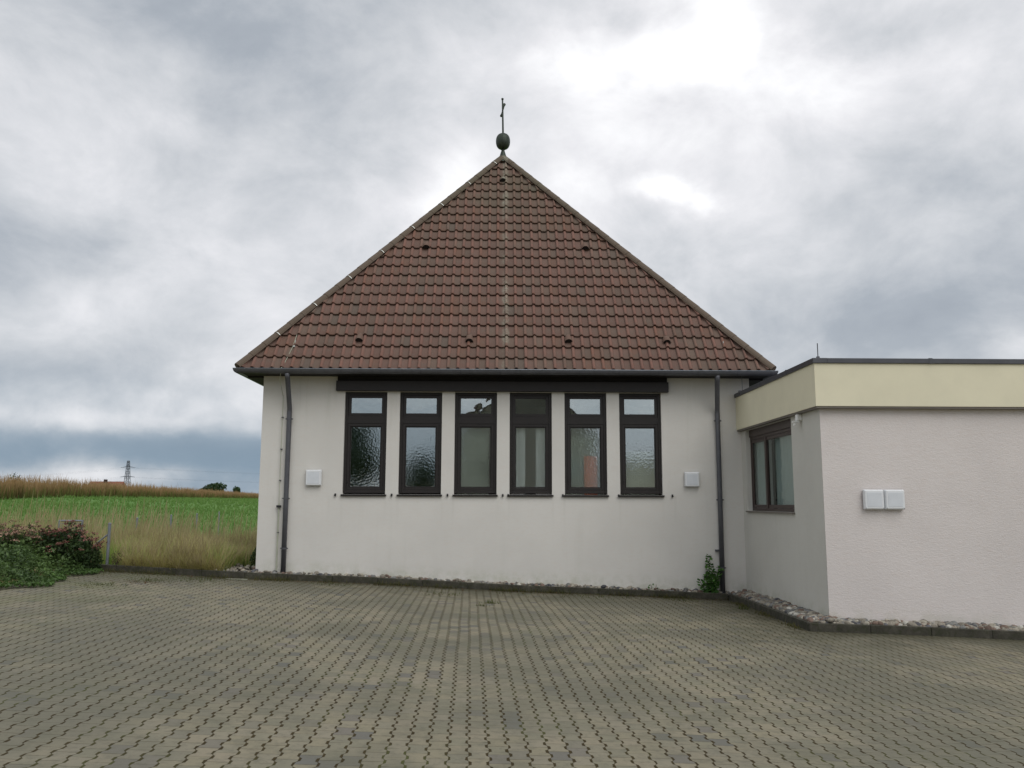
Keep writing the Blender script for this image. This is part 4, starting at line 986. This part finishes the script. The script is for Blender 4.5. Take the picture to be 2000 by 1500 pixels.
far_tree(421, 939, 230, 7.6, 'broad round green tree rising above the brown crop', asp=.9, n=3600, ls=.28)
far_tree(461, 948, 232, 2.8, 'small round tree touching the right of the broad far tree', asp=.9, n=1200, ls=.25)
far_tree(27, 922, 210, 3.6, 'low dark bush above the crop at the far left', asp=.9, n=500, ls=.22)
far_tree(398, 951, 228, 3.4, 'low tree at the left foot of the broad far tree', asp=.9, n=900, ls=.25)

# ------------------------------------------------------------------ what stands behind the viewpoint (mirrored in the panes)
def back_tree(x, y, h, w, label, n=9000, ls=.13):
    g = g1(x, y); root = empty('broadleaf_tree', (x, y, g), label, 'tree', 'trees behind the viewpoint'); parts = []
    for k in range(16):
        a = random.uniform(0, 6.28); rr = random.uniform(.1, .75) * w / 2; zc = g + h * random.uniform(.42, .86); rr *= (1.25 - abs(zc - g - h * .55) / h)
        m_ = n // 16; p = in_ell(m_, (x + math.cos(a) * rr, y + math.sin(a) * rr, zc), (w * .22, w * .22, h * .14), .2); parts.append(leaves(p, RNG.uniform(.6, 1.3, m_) * ls, colr(m_, (.02, .045, .015), (.06, .11, .03)), 0, .6))
    V, F, C = join(parts); np_mesh('crown', V, F, M['leaf'], root, col=C)
    b = MB(); b.tube([(x, y, g - .2), (x + .1, y, g + h * .4), (x, y, g + h * .85)], [.2, .14, .04], 10)
    for k in range(7):
        a = k * .95; b.tube([(x, y, g + h * (.3 + .05 * k)), (x + math.cos(a) * w * .2, y + math.sin(a) * w * .2, g + h * (.45 + .05 * k)), (x + math.cos(a) * w * .35, y + math.sin(a) * w * .35, g + h * (.55 + .05 * k))], [.08, .05, .02], 6)
    b.build('trunk', M['bark'], root)
back_tree(-10.0, -20, 7.3, 4.6, 'tall leafy tree mirrored in the leftmost church window', 42000, .19)
back_tree(-5.2, -20, 5.0, 3.2, 'small tree mirrored low in the second church window', 9000, .15)
hs_ = empty('house', (3, -24, -.1), 'gabled house with rendered walls behind the viewpoint, mirrored in the church panes', 'house')
b = MB(); hx0, hx1, hy = -3.4, 6.9, -20.0; hz = 6.7; ap_ = 10.4
b.add([(hx0, hy, -.5), (hx1, hy, -.5), (hx1, hy, hz), (1.75, hy, ap_), (hx0, hy, hz), (hx0, -30, -.5), (hx1, -30, -.5), (hx1, -30, hz), (1.75, -30, ap_), (hx0, -30, hz)],
      [(1, 0, 4, 3, 2), (6, 5, 9, 8, 7)[::-1], (0, 5, 9, 4), (1, 2, 7, 6)])
b.build('wall', simple('grey_render', (.27, .265, .23), .9, .1, 1), hs_)
b = MB(); n_ = .18
for sgn, xe in ((-1, hx0 - .5), (1, hx1 + .5)):
    ze = hz - .35; b.add([(xe, hy + .4, ze), (1.75, hy + .4, ap_ + .02), (1.75, -30.4, ap_ + .02), (xe, -30.4, ze), (xe, hy + .4, ze + n_), (1.75, hy + .4, ap_ + .02 + n_), (1.75, -30.4, ap_ + .02 + n_), (xe, -30.4, ze + n_)], [(0, 1, 2, 3), (4, 7, 6, 5), (0, 4, 5, 1), (3, 2, 6, 7), (0, 3, 7, 4)])
b.build('roof', simple('grey_brown_roof', (.10, .08, .07), .8), hs_)
for wx in (-.8, 5.0):
    b = MB(); b.box(wx - .6, wx + .6, hy + .002, hy + .06, 3.6, 4.9); w_ = b.build('window', M['brown'], hs_); b = MB(); b.box(wx - .52, wx + .52, hy + .061, hy + .07, 3.68, 4.82); b.build('pane', M['glass_annex'], w_)
gw = empty('garden_wall', (11, -20, -.3), 'pale rendered outbuilding behind the viewpoint, mirrored in the rightmost church window', 'shed')
b = MB(); b.box(7.9, 14.5, -24, -20.3, -.6, 4.6); b.build('wall', simple('beige_render', (.44, .42, .35), .9, .1, 1), gw)
b = MB(); b.add([(7.7, -20.1, 4.6), (14.7, -20.1, 4.6), (14.7, -24.2, 5.1), (7.7, -24.2, 5.1), (7.7, -20.1, 4.75), (14.7, -20.1, 4.75), (14.7, -24.2, 5.25), (7.7, -24.2, 5.25)], [(0, 3, 2, 1), (4, 5, 6, 7), (0, 1, 5, 4), (1, 2, 6, 5), (2, 3, 7, 6), (3, 0, 4, 7)]); b.build('roof', M['flatroof'], gw)
